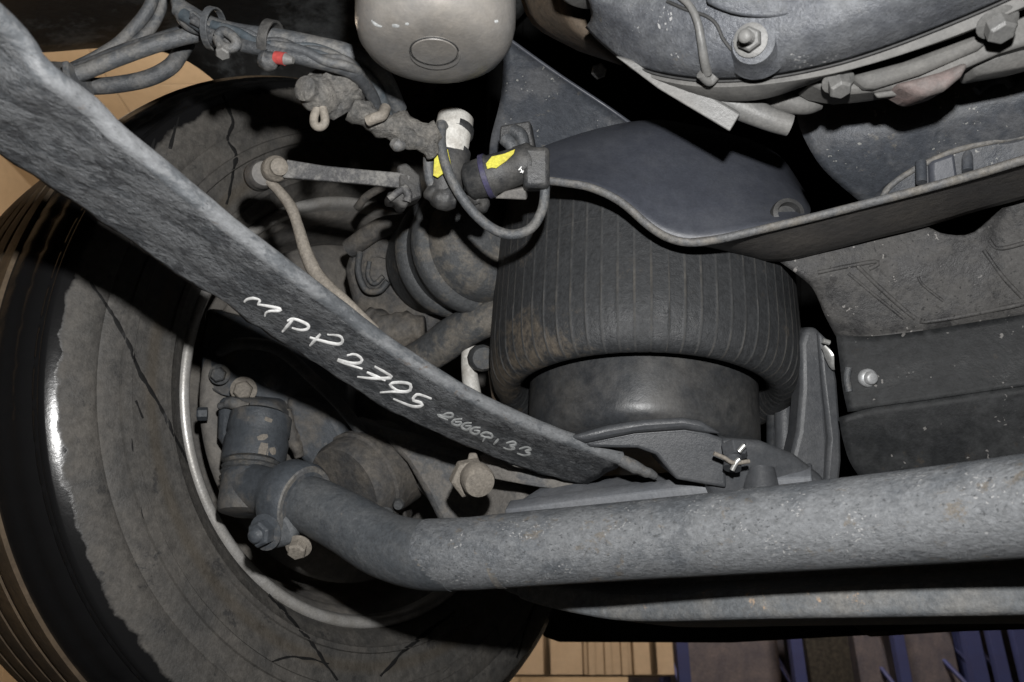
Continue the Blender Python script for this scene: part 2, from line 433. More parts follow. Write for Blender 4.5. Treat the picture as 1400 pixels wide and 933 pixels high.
def lumps(name, pts, r, m, parent, seed=0, amp=.35, sc_=60):
    """an irregular caked body along a path"""
    vs, fs = tube_data(pts, r, 16, 26)
    o3 = V((seed * 3.1, seed * 1.7, seed))
    c = spline(pts, 26)
    rr = r if not isinstance(r, (list, tuple)) else max(r)
    out = []
    for i, v in enumerate(vs):
        d = v - c[i // 16]
        k = 1 + amp * 1.6 * noise.noise((v + o3) * sc_) + amp * .8 * noise.noise((v + o3) * sc_ * 2.6)
        out.append(c[i // 16] + d * k)
    return build(name, out, fs, m, parent)

def surf_tree(objs):
    vs = []; fs = []
    dg = bpy.context.evaluated_depsgraph_get()
    for o in objs:
        e = o.evaluated_get(dg); me = e.to_mesh(); mw = e.matrix_world; b = len(vs)
        vs += [mw @ v.co for v in me.vertices]; fs += [tuple(b + i for i in p.vertices) for p in me.polygons]
    return BVHTree.FromPolygons(vs, fs)
def on(tree, px, py, lift=0.0):
    h = tree.ray_cast(CAM, ray(px, py))
    if h[0] is None: return P(px, py, .56)
    n_ = h[1] if h[1].dot(CAM - h[0]) > 0 else -h[1]
    return h[0] + n_ * lift
def stroke(name, tree, pix, wpx, m, parent, n=None, lift=.0006, taper=True, jit=0.0, raw=False):
    """paint line lying on a surface: a thin raised ribbon following it"""
    pl = [V((x, y, 0)) for x, y in pix]
    n = n or max(6, int(sum((a - b).length for a, b in zip(pl, pl[1:])) / 3) + 2)
    pl = pl if raw else spline(pl, n)
    vs = []; fs = []
    W = []
    for i, p in enumerate(pl):
        t = (pl[min(i + 1, len(pl) - 1)] - pl[max(0, i - 1)]).normalized(); s = V((-t.y, t.x, 0))
        q = i / (len(pl) - 1)
        wd = wpx * .5 * ((.55 + .45 * math.sin(math.pi * min(1, max(0, q * .9 + .08)))) if taper else 1)
        if jit: wd *= 1 + jit * noise.noise(V((p.x * .11, p.y * .11, 3.3))); p = p + s * jit * 2.5 * noise.noise(V((p.x * .05, p.y * .05, 9)))
        row = []
        for sg in (-1, 0, 1):
            g = p + s * sg * wd
            h = tree.ray_cast(CAM, ray(g.x, g.y))
            if h[0] is None: row = None; break
            nn = h[1] if h[1].dot(CAM - h[0]) > 0 else -h[1]
            row.append(h[0] + nn * (lift if sg == 0 else lift * .15))
        W.append(row)
    last = None
    for row in W:
        if row is None: last = None; continue
        b = len(vs); vs += row
        if last is not None:
            for k in range(2): fs.append((last + k, b + k, b + k + 1, last + k + 1))
        last = b
    if not fs: return None
    return build(name, vs, fs, m, parent)

# ================================================================== SETTING
def sheet(name, pts, m, thick):
    return build(name, pts, [tuple(range(len(pts)))], m, None, smooth=False, solid=thick)
floor = structure(build('floor', [(-14, -3, 0), (14, -3, 0), (14, 16, 0), (-14, 16, 0)], [(0, 1, 2, 3)], 'floor_concrete', None, smooth=False))
# tan workshop wall and roof lining seen past the tyre, and the far wall behind the racks
def panel_wall(name, o, e1, e2, n1, n2, w1, w2, m):
    """a wall of cladding panels, each panel a piece of its own"""
    base = build(name, [o, o + e1 * n1 * w1, o + e1 * n1 * w1 + e2 * n2 * w2, o + e2 * n2 * w2], [(0, 1, 2, 3)], m, None, smooth=False)
    structure(base)
    nn = e1.cross(e2).normalized()
    if nn.dot(CAM - o) < 0: nn = -nn
    proto = None
    for i in range(n1):
        for j in range(n2):
            p = o + e1 * (i + .5) * w1 + e2 * (j + .5) * w2 + nn * .012
            if proto is None:
                proto = block('panel', V((0, 0, 0)), e1, e2, nn, w1 - .02, w2 - .02, .02, m, base, bevel=.004); q = proto
            else:
                q = proto.copy(); col.objects.link(q); q.parent = base
            q.location = p
    return base
panel_wall('wall_side', V((-6.5, -1.0, 0)), V((0, 1, 0)), V((0, 0, 1)), 6, 4, 2.0, 1.6, 'wall_tan')
panel_wall('wall_far', V((-6.5, 11.0, 0)), V((1, 0, 0)), V((0, 0, 1)), 8, 4, 2.2, 1.6, 'wall_tan')
panel_wall('ceiling', V((-6.5, -1.0, 6.4)), V((1, 0, 0)), V((0, 1, 0)), 6, 6, 2.0, 2.0, 'wall_tan')

# storage racks far behind, seen under the axle
def rack_upright(x, y, wd, label):
    t = thing('rack_upright', label, 'rack', (x, y, 0), 'blue rack uprights under the axle')
    block('post', (x, y, 1.3), CR, V((0, 1, 0)), UZ, wd, .08, 2.6, 'rack_blue', t, bevel=.004)
    block('post', (x, y + .9, 1.3), CR, V((0, 1, 0)), UZ, wd, .08, 2.6, 'rack_blue', t, bevel=.004)
    for k in range(4):
        block('brace', (x, y + .45, .35 + k * .6), CR, V((0, .83, .55)).normalized(), V((0, -.55, .83)).normalized(), .03, .95, .03, 'rack_blue', t, bevel=0)
    block('foot_plate', (x, y, .006), CR, V((0, 1, 0)), UZ, wd + .06, .16, .012, 'rack_blue', t, bevel=0)
RY = 7.0
def rx(px, z=.9, Y=RY):      # x of the post whose middle shows at column px on the bottom rows
    d = Y * math.cos(PITCH) + (.35) * math.sin(PITCH)
    return (px - 700) / FPX * d
posts = [(932, .10, 'blue rack upright standing first right of the pale carton'), (1088, .10, 'blue rack upright in the middle, left of the dark opening'),
         (1229, .09, 'blue rack upright right of the dark opening under the axle'), (1330, .13, 'broad blue rack upright second from the right corner'),
         (1362, .10, 'blue rack upright next to the right corner one'), (1396, .11, 'blue rack upright at the right bottom corner')]
for px, wd, lb in posts: rack_upright(rx(px), RY, wd, lb)
def carton(px0, px1, z0, z1, Y, m, label, slats=0):
    d = Y * math.cos(PITCH)
    x0, x1 = (px0 - 700) / FPX * d, (px1 - 700) / FPX * d
    t = thing('carton', label, 'carton', ((x0 + x1) / 2, Y, z0), 'cartons on the far racks')
    block('box_body', ((x0 + x1) / 2, Y + .3, (z0 + z1) / 2), CR, V((0, 1, 0)), UZ, x1 - x0, .6, z1 - z0, m, t, bevel=.006)
    if m == 'carton_pale': block('lid_tape', ((x0 + x1) / 2, Y - .002, (z0 + z1) / 2), CR, V((0, 1, 0)), UZ, .05, .004, z1 - z0 - .02, 'carton_tan', t, bevel=0)
    for k in range(slats):
        block('slat', (x0 + (k + .5) * (x1 - x0) / slats, Y - .006, (z0 + z1) / 2), CR, V((0, 1, 0)), UZ, .05, .008, z1 - z0, 'carton_tan', t, bevel=.003)
carton(700, 798, .25, 1.25, 6.6, 'carton_pale', 'pale carton right beside the tyre under the axle')
carton(799, 868, .25, 1.25, 6.62, 'carton_tan', 'tan crate with upright slats under the axle', 3)
carton(869, 925, .25, 1.25, 6.6, 'carton_pale', 'pale carton left of the first blue rack upright')
carton(945, 1072, .0, 1.0, 7.4, 'rack_mesh', 'dim grey box between the first two blue uprights')
t = plate_b = None
carton(1112, 1172, .0, 1.0, 7.2, 'plastic_black', 'black block standing in for the dark opening between two blue uprights')  # black block in place of the opening's shade
carton(1180, 1222, .0, 1.0, 7.4, 'rack_mesh', 'dim grey box right of the dark opening')
carton(1238, 1318, .0, 1.0, 7.5, 'rack_mesh', 'dim grey box left of the broad blue upright')
rb = block('mesh_back_panel', (rx(1215), 8.2, .9), CR, V((0, 1, 0)), UZ, (1500 - 930) / FPX * 7.6, .03, 1.8, 'rack_mesh', None, bevel=0)
own(rb, 'dim grey mesh panel behind the blue rack uprights', 'mesh panel')



# ================================================================== DARK BODY OF THE TRUCK
WC0 = CAM + V((-0.1815, 1.0467, 0.3711))
def plate_w(name, pts, e, m):
    n = len(pts)
    return build(name, pts + [p + e for p in pts], [tuple(range(n)), tuple(range(n, 2 * n))] + [(i, (i + 1) % n, (i + 1) % n + n, i + n) for i in range(n)], m, None, smooth=False)
lin = loft('wheel_arch_liner', [
    [(-260, 60, 1.05), (-60, 74, 1.25), (60, 72, 1.35), (150, 66, 1.42), (232, 74, 1.45), (290, 108, 1.46), (350, 170, 1.5), (420, 250, 1.55)],
    [(-260, -40, .95), (-60, -20, 1.05), (60, -15, 1.15), (150, -10, 1.2), (250, -6, 1.22), (330, 0, 1.3), (450, 40, 1.4), (620, 120, 1.5)],
    [(-260, -220, .8), (-60, -220, .82), (60, -220, .84), (150, -220, .85), (250, -220, .86), (400, -220, .9), (600, -200, .95), (900, -200, 1.1)]],
    'dark_liner', None, n=40, k=16, thick=.008)
own(lin, 'black mud-caked wheel arch liner above the tyre', 'wheel arch liner')
# cab underside slab, added to block lamp light from above
cabp = [WC0 + AX * a + LO * l + UZ * .92 for a, l in ((-.12, -1.9), (2.6, -1.9), (2.6, 1.3), (-.12, 1.3))]
cabf = plate_w('cab_floor_blocker', cabp, UZ * .08, 'dark_mass')
own(cabf, 'black cab underside slab added above everything to block lamp light', 'cab floor blocker')
# engine and cross member: near-black bodies added so the gaps read as unlit
eng = thing('engine_block', 'engine mass behind the air spring, coloured black for unlit depth', 'engine', P(1000, 300, 1.6))
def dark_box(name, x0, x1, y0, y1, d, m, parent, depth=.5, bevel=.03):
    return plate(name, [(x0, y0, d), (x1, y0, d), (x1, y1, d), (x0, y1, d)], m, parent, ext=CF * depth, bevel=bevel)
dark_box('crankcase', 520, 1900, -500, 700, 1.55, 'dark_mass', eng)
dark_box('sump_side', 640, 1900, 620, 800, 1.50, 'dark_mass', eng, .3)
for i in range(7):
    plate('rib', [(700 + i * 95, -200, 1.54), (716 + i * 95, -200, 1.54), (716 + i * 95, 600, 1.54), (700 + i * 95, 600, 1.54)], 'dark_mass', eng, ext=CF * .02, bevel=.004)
bmp = thing('bumper_beam', 'black lower bumper beam behind the axle, above the racks', 'bumper', P(1100, 870, 1.3))
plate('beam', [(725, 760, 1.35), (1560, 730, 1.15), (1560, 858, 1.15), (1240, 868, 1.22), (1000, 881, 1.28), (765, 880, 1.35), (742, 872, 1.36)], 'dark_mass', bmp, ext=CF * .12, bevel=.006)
plate('brown_end', [(1180, 866, 1.16), (1560, 835, 1.05), (1560, 852, 1.05), (1340, 862, 1.10), (1190, 872, 1.16)], 'rust_patch', bmp, ext=CF * .05, bevel=.003)
for px, py, s in ((972, 852, 1), (1032, 852, 1.2)):
    plate('lug', [(px - 14 * s, py - 4, 1.0), (px + 10 * s, py - 4, 1.0), (px + 10 * s, py + 5 * s, 1.0), (px - 6 * s, py + 4 * s, 1.0)], 'bolt_dusty', bmp, ext=CF * .02, bevel=.002)

# ================================================================== WHEEL
WC = CAM + V((-0.1815, 1.0467, 0.3711))
WN = V((0.75585, -0.64794, -0.09415))
wheel = thing('wheel', 'big dusty truck wheel at left, seen from its inner side', 'wheel', (WC.x - .10, WC.y + .09, 0.0))
tyre_material('tyre_side', WC - BASE[wheel], WN)
wall_prof = [(.268, -.03), (.286, -.016), (.292, -.004), (.297, .012), (.306, .022), (.314, .0265), (.3155, .0300), (.3215, .0315), (.3230, .0290), (.345, .0345), (.3600, .0375), (.3615, .0405), (.3725, .0415), (.3740, .0390),
             (.392, .0410), (.3955, .0395), (.3990, .0420), (.410, .0428), (.420, .0422), (.428, .0410), (.434, .0390), (.441, .0364), (.4445, .0345), (.4455, .030)]
def tw(i, j, t):
    return 0.0012 * math.sin(t * 3 + j * .2)
tv = lathe('tyre', WC, WN, wall_prof, 'tyre_side', wheel, seg=160, close=False)
own_t = tv
# shoulder: dark wet band with small ledges
sh = []
for r, h in ((.4455, .030), (.448, .027), (.4475, .023), (.4535, .017), (.4585, .008), (.459, .004), (.464, -.002), (.468, -.012), (.4705, -.022)):
    sh.append((r, h))
def shw(i, j, t):
    return (-.0016 if (i % 6) in (0,) and 2 <= j <= 7 else 0) 
lathe('shoulder', WC, WN, sh, 'tyre_side', tv, seg=420, close=False, wob=shw, label='wet glossy black shoulder of the tyre')
tp = [(.4705, -.022)]
ribs = [(-.0225, -.062), (-.072, -.112), (-.120, -.160), (-.168, -.208), (-.217, -.250)]
for a, b in ribs: tp += [(.463, a - .0002 if a < -.03 else -.0224), (.4745, a - .001), (.4765, (a + b) / 2), (.4745, b + .001), (.463, b)]
tp += [(.468, -.256), (.455, -.270), (.43, -.285), (.38, -.29), (.33, -.27), (.29, -.245)]
lathe('tread', WC, WN, tp, 'tyre_tread', tv, seg=160, close=False, label='brown dusty tread with circular grooves')
# rim
rim_prof = [(.286, -.018), (.2940, -.010), (.2955, .000), (.2935, .0065), (.2895, .0090), (.2850, .0085), (.2815, .0050), (.2795, -.002), (.278, -.010)]
rm = lathe('rim', WC, WN, [(.278, -.010), (.272, -.018), (.268, -.030), (.266, -.050), (.258, -.062), (.252, -.085), (.250, -.120), (.244, -.140), (.23, -.155), (.20, -.16), (.10, -.165), (.05, -.165)], 'rim_dust', wheel, seg=120, close=False)
lathe('rim_flange', WC, WN, rim_prof, 'rim_lip', rm, seg=140, close=False, label='bare bright metal lip of the rim')
lathe('brake_shield', WC, WN, [(.236, -.060), (.240, -.050), (.236, -.042), (.222, -.036), (.20, -.026), (.12, -.022), (.06, -.022)], 'rim_dust', wheel, seg=90, close=False, solid=.003)
bpy.context.view_layer.update()
tt = surf_tree([tv])
cr = [[(124, 385), (150, 425), (176, 470), (192, 510), (222, 562), (240, 600), (262, 640)], [(320, 745), (352, 790), (385, 832), (420, 872), (440, 900), (462, 930)],
      [(305, 130), (318, 165), (312, 190), (322, 212), (318, 240), (310, 280)], [(240, 172), (232, 205), (244, 160)], [(622, 836), (580, 868), (548, 895), (520, 925)],
      [(742, 800), (722, 850), (706, 900)], [(185, 548), (196, 572)], [(372, 905), (400, 898), (450, 907)], [(212, 190), (205, 222)]]
for i, c in enumerate(cr): stroke('crack', tt, c, 5.0 if i in (0, 1, 2, 4) else 3.5, 'tyre_crack', tv, lift=.0004, jit=.8)
random.seed(11)
for k in range(16):
    a_ = random.choice((random.uniform(2.0, 4.4), random.uniform(4.4, 5.6))); r0 = random.uniform(.32, .42)
    ang = a_
    cpts = []; da_ = random.uniform(.01, .028); dr_ = random.uniform(-.003, .003)
    _, f1, f2 = frame_of(WN)
    for q in range(4):
        aa = ang + q * da_; rr = r0 + q * dr_
        w3 = WC + WN * .04 + rr * (math.cos(aa) * f1 + math.sin(aa) * f2) - CAM
        dd = w3.dot(CF); cpts.append((700 + FPX * w3.dot(CR) / dd, 466.5 - FPX * w3.dot(CU) / dd))
    stroke('scuff', tt, cpts, random.uniform(1.0, 2.0), random.choice(('tyre_crack', 'tyre_wall')), tv, lift=.0003, jit=.8, n=10)
# beads of water coloured pale as sparkle glints on the shoulder and first tread edge
random.seed(3)
wa, we1, we2 = frame_of(WN)
vs = []; fs = []
def bead(p, r):
    b = len(vs)
    for k in range(4):
        ph = (k + .5) * math.pi / 4
        for j in range(6):
            a_ = j * math.pi / 3
            vs.append(p + r * V((math.sin(ph) * math.cos(a_), math.sin(ph) * math.sin(a_), math.cos(ph))))
    for k in range(3):
        for j in range(6): fs.append((b + k * 6 + j, b + k * 6 + (j + 1) % 6, b + k * 6 + 6 + (j + 1) % 6, b + k * 6 + 6 + j))
    fs.append(tuple(b + j for j in range(6))); fs.append(tuple(b + 18 + j for j in range(6))[::-1])
for i in range(130):
    t_ = math.atan2(0, 1) + random.choice((-.34, -.28, -.2, -.13, -.05, .02, .09, .3, -.5, -.55, -.62, -.7)) + random.gauss(0, .03)
    q = random.random()
    r_, h_ = ((.4485, .024) if q < .35 else (.4588, .005) if q < .7 else (.472, -.0225) if q < .9 else (.440 + random.uniform(-.006, .004), .036))
    bead(WC + WN * h_ + (r_ + random.uniform(0, .001)) * (math.cos(t_) * we1 + math.sin(t_) * we2), random.choice((.0005, .0006, .0008, .0011, .0014)))
wb = build('water_glint_beads', vs, fs, 'water', tv); wb['kind'] = 'stuff'
# ================================================================== STEERING KNUCKLE AND BRAKE
kn = thing('steering_knuckle', 'dark grey steering knuckle and caliper inside the rim', 'steering knuckle', P(350, 600, .95))
plate('caliper', [(280, 420, .98), (470, 470, .97), (478, 590, .96), (430, 600, .95), (382, 560, .94), (300, 540, .95), (272, 530, .97), (274, 470, .98)], 'knuckle_paint', kn, ext=CF * .09, bevel=.008, segs=3)
plate('knuckle_body', [(296, 543, .90), (372, 548, .90), (386, 566, .90), (388, 600, .90), (330, 626, .90), (305, 618, .90), (294, 600, .90)], 'knuckle_paint', kn, ext=CF * .10, bevel=.009, segs=3)
kb = lathe('boss', P(350, 610, .885), (UZ - LO * .05), [(.030, -.022), (.034, -.020), (.035, .004), (.033, .012), (.0345, .016), (.034, .034), (.028, .038)], 'knuckle_paint', kn, seg=36)
bpy.context.view_layer.update()
kt = surf_tree([o for o in kn.children])
for c, wd in (([(362, 606), (360, 618), (356, 634)], 17), ([(366, 596), (352, 600)], 7), ([(372, 612), (374, 622)], 8), ([(362, 572), (372, 576)], 7)):
    stroke('bare_patch', kt, c, wd, 'bolt_dusty', kn, lift=.0004, n=14, jit=.5)
hexbolt('bolt', P(333, 533, .925), -CF + CR * .2, .011, .012, 'bolt_dusty', kn)
hexbolt('bolt', P(284, 566, .93), -CR - CF * .3, .008, .012, 'knuckle_paint', kn, washer=False)
plate('cast_web', [(388, 540, .935), (425, 548, .93), (458, 562, .93), (476, 598, .93), (462, 640, .93), (424, 646, .93), (396, 612, .93)], 'knuckle_paint', kn, ext=CF * .05, bevel=.010, segs=3)
lumps('dirt', PX([(392, 560, .932), (398, 590, .930), (410, 625, .932)]), [.006, .009, .007], 'brake_dark', kn, 31, .3)
lumps('dirt', PX([(300, 556, .897), (318, 552, .893), (340, 556, .893)]), [.004, .006, .004], 'goose_dust', kn, 35, .4)
tube('brake_hose', PX([(300, 480, .94), (330, 470, .92), (380, 478, .92), (430, 520, .92), (470, 560, .92), (500, 600, .92)]), .007, 'hose_black', kn, seg=12)
for bx, by in ((300, 512), (372, 520), (420, 575), (455, 600)): hexbolt('bolt', P(bx, by, .945), -CF + CR * .1, .009, .010, 'brake_bellows', kn)
plate('back_plate', [(420, 590, .99), (530, 620, .98), (560, 720, .97), (460, 760, .97), (390, 700, .98), (380, 620, .99)], 'brake_dark', kn, ext=CF * .05, bevel=.006)
cov = thing('brake_actuator', 'dark dusty round brake actuator low inside the rim', 'brake actuator', P(505, 690, .94))
lathe('canister', P(497, 655, .93), (LO * .8 + UZ * -.55).normalized(), [(.048, -.055), (.055, -.050), (.056, -.004), (.059, -.002), (.059, .006), (.056, .008), (.055, .026), (.051, .034), (.02, .036)], 'brake_dark', cov, seg=44)
lathe('clip', P(545, 690, .89), -CF, [(.006, -.01), (.007, 0), (.005, .005)], 'brake_bellows', cov, seg=14)
hexbolt('bolt', P(528, 702, .885), -CF - CU * .5, .006, .008, 'brake_bellows', cov)

# ================================================================== AXLE BEAM
ax = thing('axle_beam', 'forged grey axle beam behind and below the tie rod', 'axle', P(1000, 850, .72))
SEC = [(.0, .004), (.004, .0), (.100, .0), (.104, .004), (.104, .024), (.070, .034), (.068, .055), (.104, .066), (.104, .085), (.0, .085), (.0, .066), (.034, .056), (.034, .036), (.0, .022)]
sweep('beam', PX([(706, 818, .80), (730, 826, .79), (780, 838, .765), (860, 849, .735), (1040, 846, .652), (1220, 843, .592), (1400, 840, .542), (1600, 834, .495)]), SEC, -LO, UZ, 'axle_grey', ax, n=36, bevel=.004, angle=30)
plate('gooseneck_web', [(478, 572, .93), (540, 592, .91), (620, 616, .895), (705, 645, .87), (712, 728, .86), (604, 724, .88), (580, 676, .885), (556, 634, .895), (528, 606, .91), (480, 596, .93)], 'goose_dust', ax, ext=CF * .05, bevel=.008, segs=3)
GS = [(.0, .0), (.09, .0), (.09, .10), (.0, .10)]
sweep('gooseneck', PX([(716, 819, .80), (672, 800, .83), (628, 752, .87), (585, 690, .91), (535, 640, .95), (470, 625, .99)]), [(.0, .0), (.08, .0), (.08, .115), (.0, .115)], -LO, UZ, 'goose_dust', ax, n=26, bevel=.010, segs=3, angle=30)
loft('spring_pad', [[(690, 697, .755), (760, 688, .74), (860, 675, .725), (960, 664, .71), (1060, 655, .70), (1110, 652, .69)],
                    [(745, 662, .80), (800, 652, .80), (880, 648, .79), (960, 642, .78), (1060, 634, .76), (1110, 632, .75)]], 'pad_grey', ax, n=24, k=4, thick=.02, bevel=.002)
loft('pad_front', [[(690, 697, .755), (760, 688, .74), (860, 675, .725), (960, 664, .71), (1060, 655, .70), (1110, 652, .69)],
                   [(690, 740, .765), (760, 735, .75), (860, 722, .735), (960, 712, .72), (1060, 700, .71), (1110, 696, .70)]], 'pad_grey', ax, n=24, k=4, thick=.02, bevel=.002)
bb = thing('bolted_lug', 'tan dusty bolt on a small plate beneath the leaf spring', 'bolt', P(645, 665, .74))
lathe('head', P(652, 655, .725), (-CF + CR * .35 - CU * .25).normalized(), [(.014, -.008), (.0150, -.004), (.0150, .007), (.0135, .010), (.004, .011)], 'bolt_dusty', bb, seg=26)
hexbolt('nut', P(640, 650, .742), (-CF + CR * .35 - CU * .25).normalized(), .019, .012, 'bolt_dusty', bb, washer=False)
plate('tab', [(634, 648, .745), (641, 619, .75), (651, 619, .75), (660, 650, .742), (645, 668, .742)], 'bolt_dusty', bb, thick=.006)
tube('shank', [P(648, 652, .735), P(655, 640, .86)], .008, 'bolt_dusty', bb)
# flat stay behind the leaf's end
st = loft('spring_stay', [[(655, 622, .80), (700, 640, .79), (760, 655, .785), (790, 662, .785)], [(660, 652, .80), (700, 660, .79), (750, 668, .785), (790, 668, .785)]], 'goose_dust', None, n=14, k=4, thick=.012, bevel=.002)
own(st, 'dusty flat stay behind the lower end of the leaf spring', 'stay')

# ================================================================== AIR SPRING
AC = CAM + V((0.1165, 0.772, 0))
AA = (UZ + CR * .06).normalized()
air = thing('air_spring', 'ribbed black rubber air spring with brown dust in the middle', 'air spring', (AC.x, AC.y, CAMZ + .2))
NR = 68
bel = [(r * .962, h) for r, h in [(.128, .305), (.127, .292), (.130, .281), (.137, .274), (.146, .273), (.155, .279), (.161, .291), (.1645, .308), (.1655, .33), (.1655, .38), (.1655, .43), (.1650, .46), (.163, .49), (.155, .507), (.13, .512)]]
bprof = [tuple(p) for p in [(q.x, q.y) for q in spline([V((r, h, 0)) for r, h in bel], 60)]]
def ribw(i, j, t):
    ph = (i % 14)
    k = {0: 1.0, 1: .3, 13: .3}.get(ph, 0)
    lo = 1.7 if 5 < j < 22 else 1.0
    return (.0004 + .0004 * (noise.noise(V((i // 14 * 1.7, j * .12, 0))))) * k * lo if j > 3 else 0
bl = lathe('bellow', AC, AA, bprof, 'bag_rubber', air, seg=NR * 14, wob=ribw, close=False)
bl.data.materials.append(MATS['bag_rib'])
for f in bl.data.polygons:
    if min(v % (NR * 14) for v in f.vertices) % 14 in (0, 13) and max(v % (NR * 14) for v in f.vertices) - min(v % (NR * 14) for v in f.vertices) < 3: f.material_index = 1
lathe('mould_line', AC, AA, [(.1588, .3990), (.1594, .400), (.1588, .4010)], 'bag_rib', bl, seg=120, close=False)
ps = lathe('piston', AC, AA, [(.08, .215), (.100, .216), (.107, .219), (.1125, .226), (.1145, .234), (.1160, .300), (.114, .31), (.10, .312)], 'piston_black', air, seg=96)
lathe('top_plate', AC, AA, [(.05, .510), (.135, .510), (.138, .514), (.138, .522), (.05, .524)], 'frame_paint', air, seg=64)

# ================================================================== SPRING SADDLE CASTING
sd = thing('spring_saddle', 'grey painted spring saddle casting under the air spring', 'bracket', P(980, 660, .76))
plate('body', [(985, 599, .694), (1040, 603, .697), (1088, 622, .702), (1130, 655, .706), (1125, 710, .706), (985, 710, .70), (960, 650, .70)], 'cast_grey', sd, ext=CF * .11, bevel=.006, segs=3)
plate('ledge', [(778, 598, .700), (830, 583, .694), (880, 575, .690), (935, 572, .688), (960, 576, .688), (990, 595, .688), (962, 592, .686), (935, 588, .686), (868, 593, .690), (800, 607, .70)], 'cast_grey', sd, ext=CF * .10, bevel=.0045, segs=3)
plate('foot', [(800, 605, .704), (868, 592, .694), (937, 587, .690), (966, 592, .690), (990, 600, .692), (994, 668, .692), (926, 656, .690), (912, 640, .692), (897, 622, .694), (872, 613, .697), (805, 612, .704)], 'cast_grey', sd, ext=CF * .08, bevel=.008, segs=3)
tube('boss', [P(1040, 640, .704), P(1042, 705, .690)], [.012, .020], 'cast_grey', sd, seg=28)
plate('upright_arm', [(1082, 628, .745), (1091, 590, .748), (1096, 530, .752), (1095, 470, .756), (1101, 449, .758), (1116, 446, .758), (1124, 456, .757), (1128, 520, .753), (1134, 600, .748), (1134, 700, .742), (1085, 700, .742)],
      'cast_grey', sd, ext=CF * .03, bevel=.006, segs=3)
plate('arm_rib', [(1119, 452, .752), (1134, 466, .752), (1145, 520, .748), (1150, 590, .742), (1151, 630, .738), (1144, 700, .735), (1126, 700, .735), (1134, 600, .740), (1125, 520, .747)], 'cast_grey', sd, ext=CF * .045, bevel=.003)
cn = hexbolt('castle_nut', P(1003, 608, .684), UZ * -1 - CF * .2, .0115, .012, 'cast_grey', sd, washer=False)
tube('bolt_end', [P(1003, 615, .682), P(1001, 641, .672)], .0075, 'cast_grey', cn, seg=16)
tube('cotter_pin', PX([(976, 620, .668), (990, 626, .668), (1003, 633, .664), (1024, 631, .668)]), .0019, 'bolt_dusty', cn, seg=8)
tube('cotter_pin', PX([(1001, 643, .665), (1007, 632, .664), (1011, 628, .664)]), .0022, 'steel_bright', cn, seg=8)
tube('cotter_pin', PX([(1010, 618, .667), (1015, 612, .667), (1018, 609, .667)]), .0022, 'steel_bright', cn, seg=8)
tube('stop_rod', [P(1072, 555, .82), P(1074, 640, .80)], .010, 'cast_grey', sd, seg=18)
tube('stop_rod', [P(1056, 560, .83), P(1056, 640, .80)], .006, 'piston_black', sd, seg=14)
cl = thing('spring_clip', 'small bright clip at the top of the saddle arm', 'clip', P(1133, 495, .745))
tube('clip_leaf', PX([(1126, 474, .742), (1133, 485, .74), (1137, 500, .74), (1139, 505, .742)]), [.003, .0055, .0055, .002], 'steel_bright', cl, seg=10, flat=.5)
tube('clip_tooth', PX([(1125, 466, .742), (1134, 469, .742)]), .0025, 'steel_bright', cl, seg=8)
lumps('caked_end', PX([(1066, 540, .86), (1080, 533, .855), (1092, 522, .85)]), [.008, .013, .008], 'grime_crust', sd, 5)

# ================================================================== LEAF SPRING
leaf_lo = [(-330, -25, .345), (-220, 56, .38), (-130, 122, .415), (-60, 173, .440), (0, 214, .466), (65, 258, .492), (130, 301, .520), (215, 359, .557), (330, 436, .606), (400, 482, .645), (470, 527, .675), (560, 578, .709), (640, 614, .738), (700, 637, .755), (760, 655, .770), (800, 664, .78)]
leaf = thing('leaf_spring', 'long grey steel leaf spring with white handwriting, crossing from top left', 'leaf spring', P(840, 650, .78))
path = spline(PX(leaf_lo), 60)
WD, TK, RC = .080, .0135, .006
def leaf_frame(i):
    t = (path[min(i + 1, 59)] - path[max(i - 1, 0)]).normalized()
    s = (AX - t * AX.dot(t)).normalized()
    u = s.cross(t)
    if u.z < 0: u = -u
    return s, u
secs = []
def arc(cx, cy, r, a0, a1, n=5): return [(cx + r * math.cos(math.radians(a0 + (a1 - a0) * i / n)), cy + r * math.sin(math.radians(a0 + (a1 - a0) * i / n))) for i in range(n + 1)]
under = [(0.001, .006), (.0, .0035), (.002, .0008), (.006, .0)] + [(.006 + (WD - .012) * i / 10, 0.0006 * math.sin(i * 1.3)) for i in range(1, 10)] + [(WD - .0065, 0)]
edge = arc(WD - .006, .006, .006, -90, -8, 7) + arc(WD - .006, TK - .006, .0058, 5, 90, 6)
top = [(.005, TK), (.0, TK - .004)]
full = under + edge + top
nU = len(under); nE = len(edge); K = len(full)
vs = []; fU = []; fE = []
for i in range(60):
    s, u = leaf_frame(i)
    q = i / 59
    wsc = 1.0 if q < .97 else 1.0 - .06 * (q - .97) / .03
    for j, (a, b) in enumerate(full):
        p = path[i] + s * a * wsc + u * b
        nz = noise.noise(p * 55) * .0007 + noise.noise(p * 170) * .0004
        if j < 3: nz *= 3.0
        vs.append(p - u * nz - s * (nz if j < 4 else -nz * .4))
for i in range(59):
    for j in range(K):
        l = (j + 1) % K
        (fE if nU - 1 <= j < nU + nE + 1 else fU).append((i * K + j, i * K + l, (i + 1) * K + l, (i + 1) * K + j))
fU.append(tuple(range(K))[::-1]); fU.append(tuple(59 * K + j for j in range(K)))
lb = build('leaf_underside', vs, fU, 'leaf_steel', leaf)
le = build('leaf_edge', vs, fE, 'leaf_edge', leaf, label='lighter worn edge of the leaf')
# remove loose verts
for o in (lb, le):
    bm = bmesh.new(); bm.from_mesh(o.data); bmesh.ops.delete(bm, geom=[v for v in bm.verts if not v.link_faces], context='VERTS'); bm.to_mesh(o.data); bm.free()
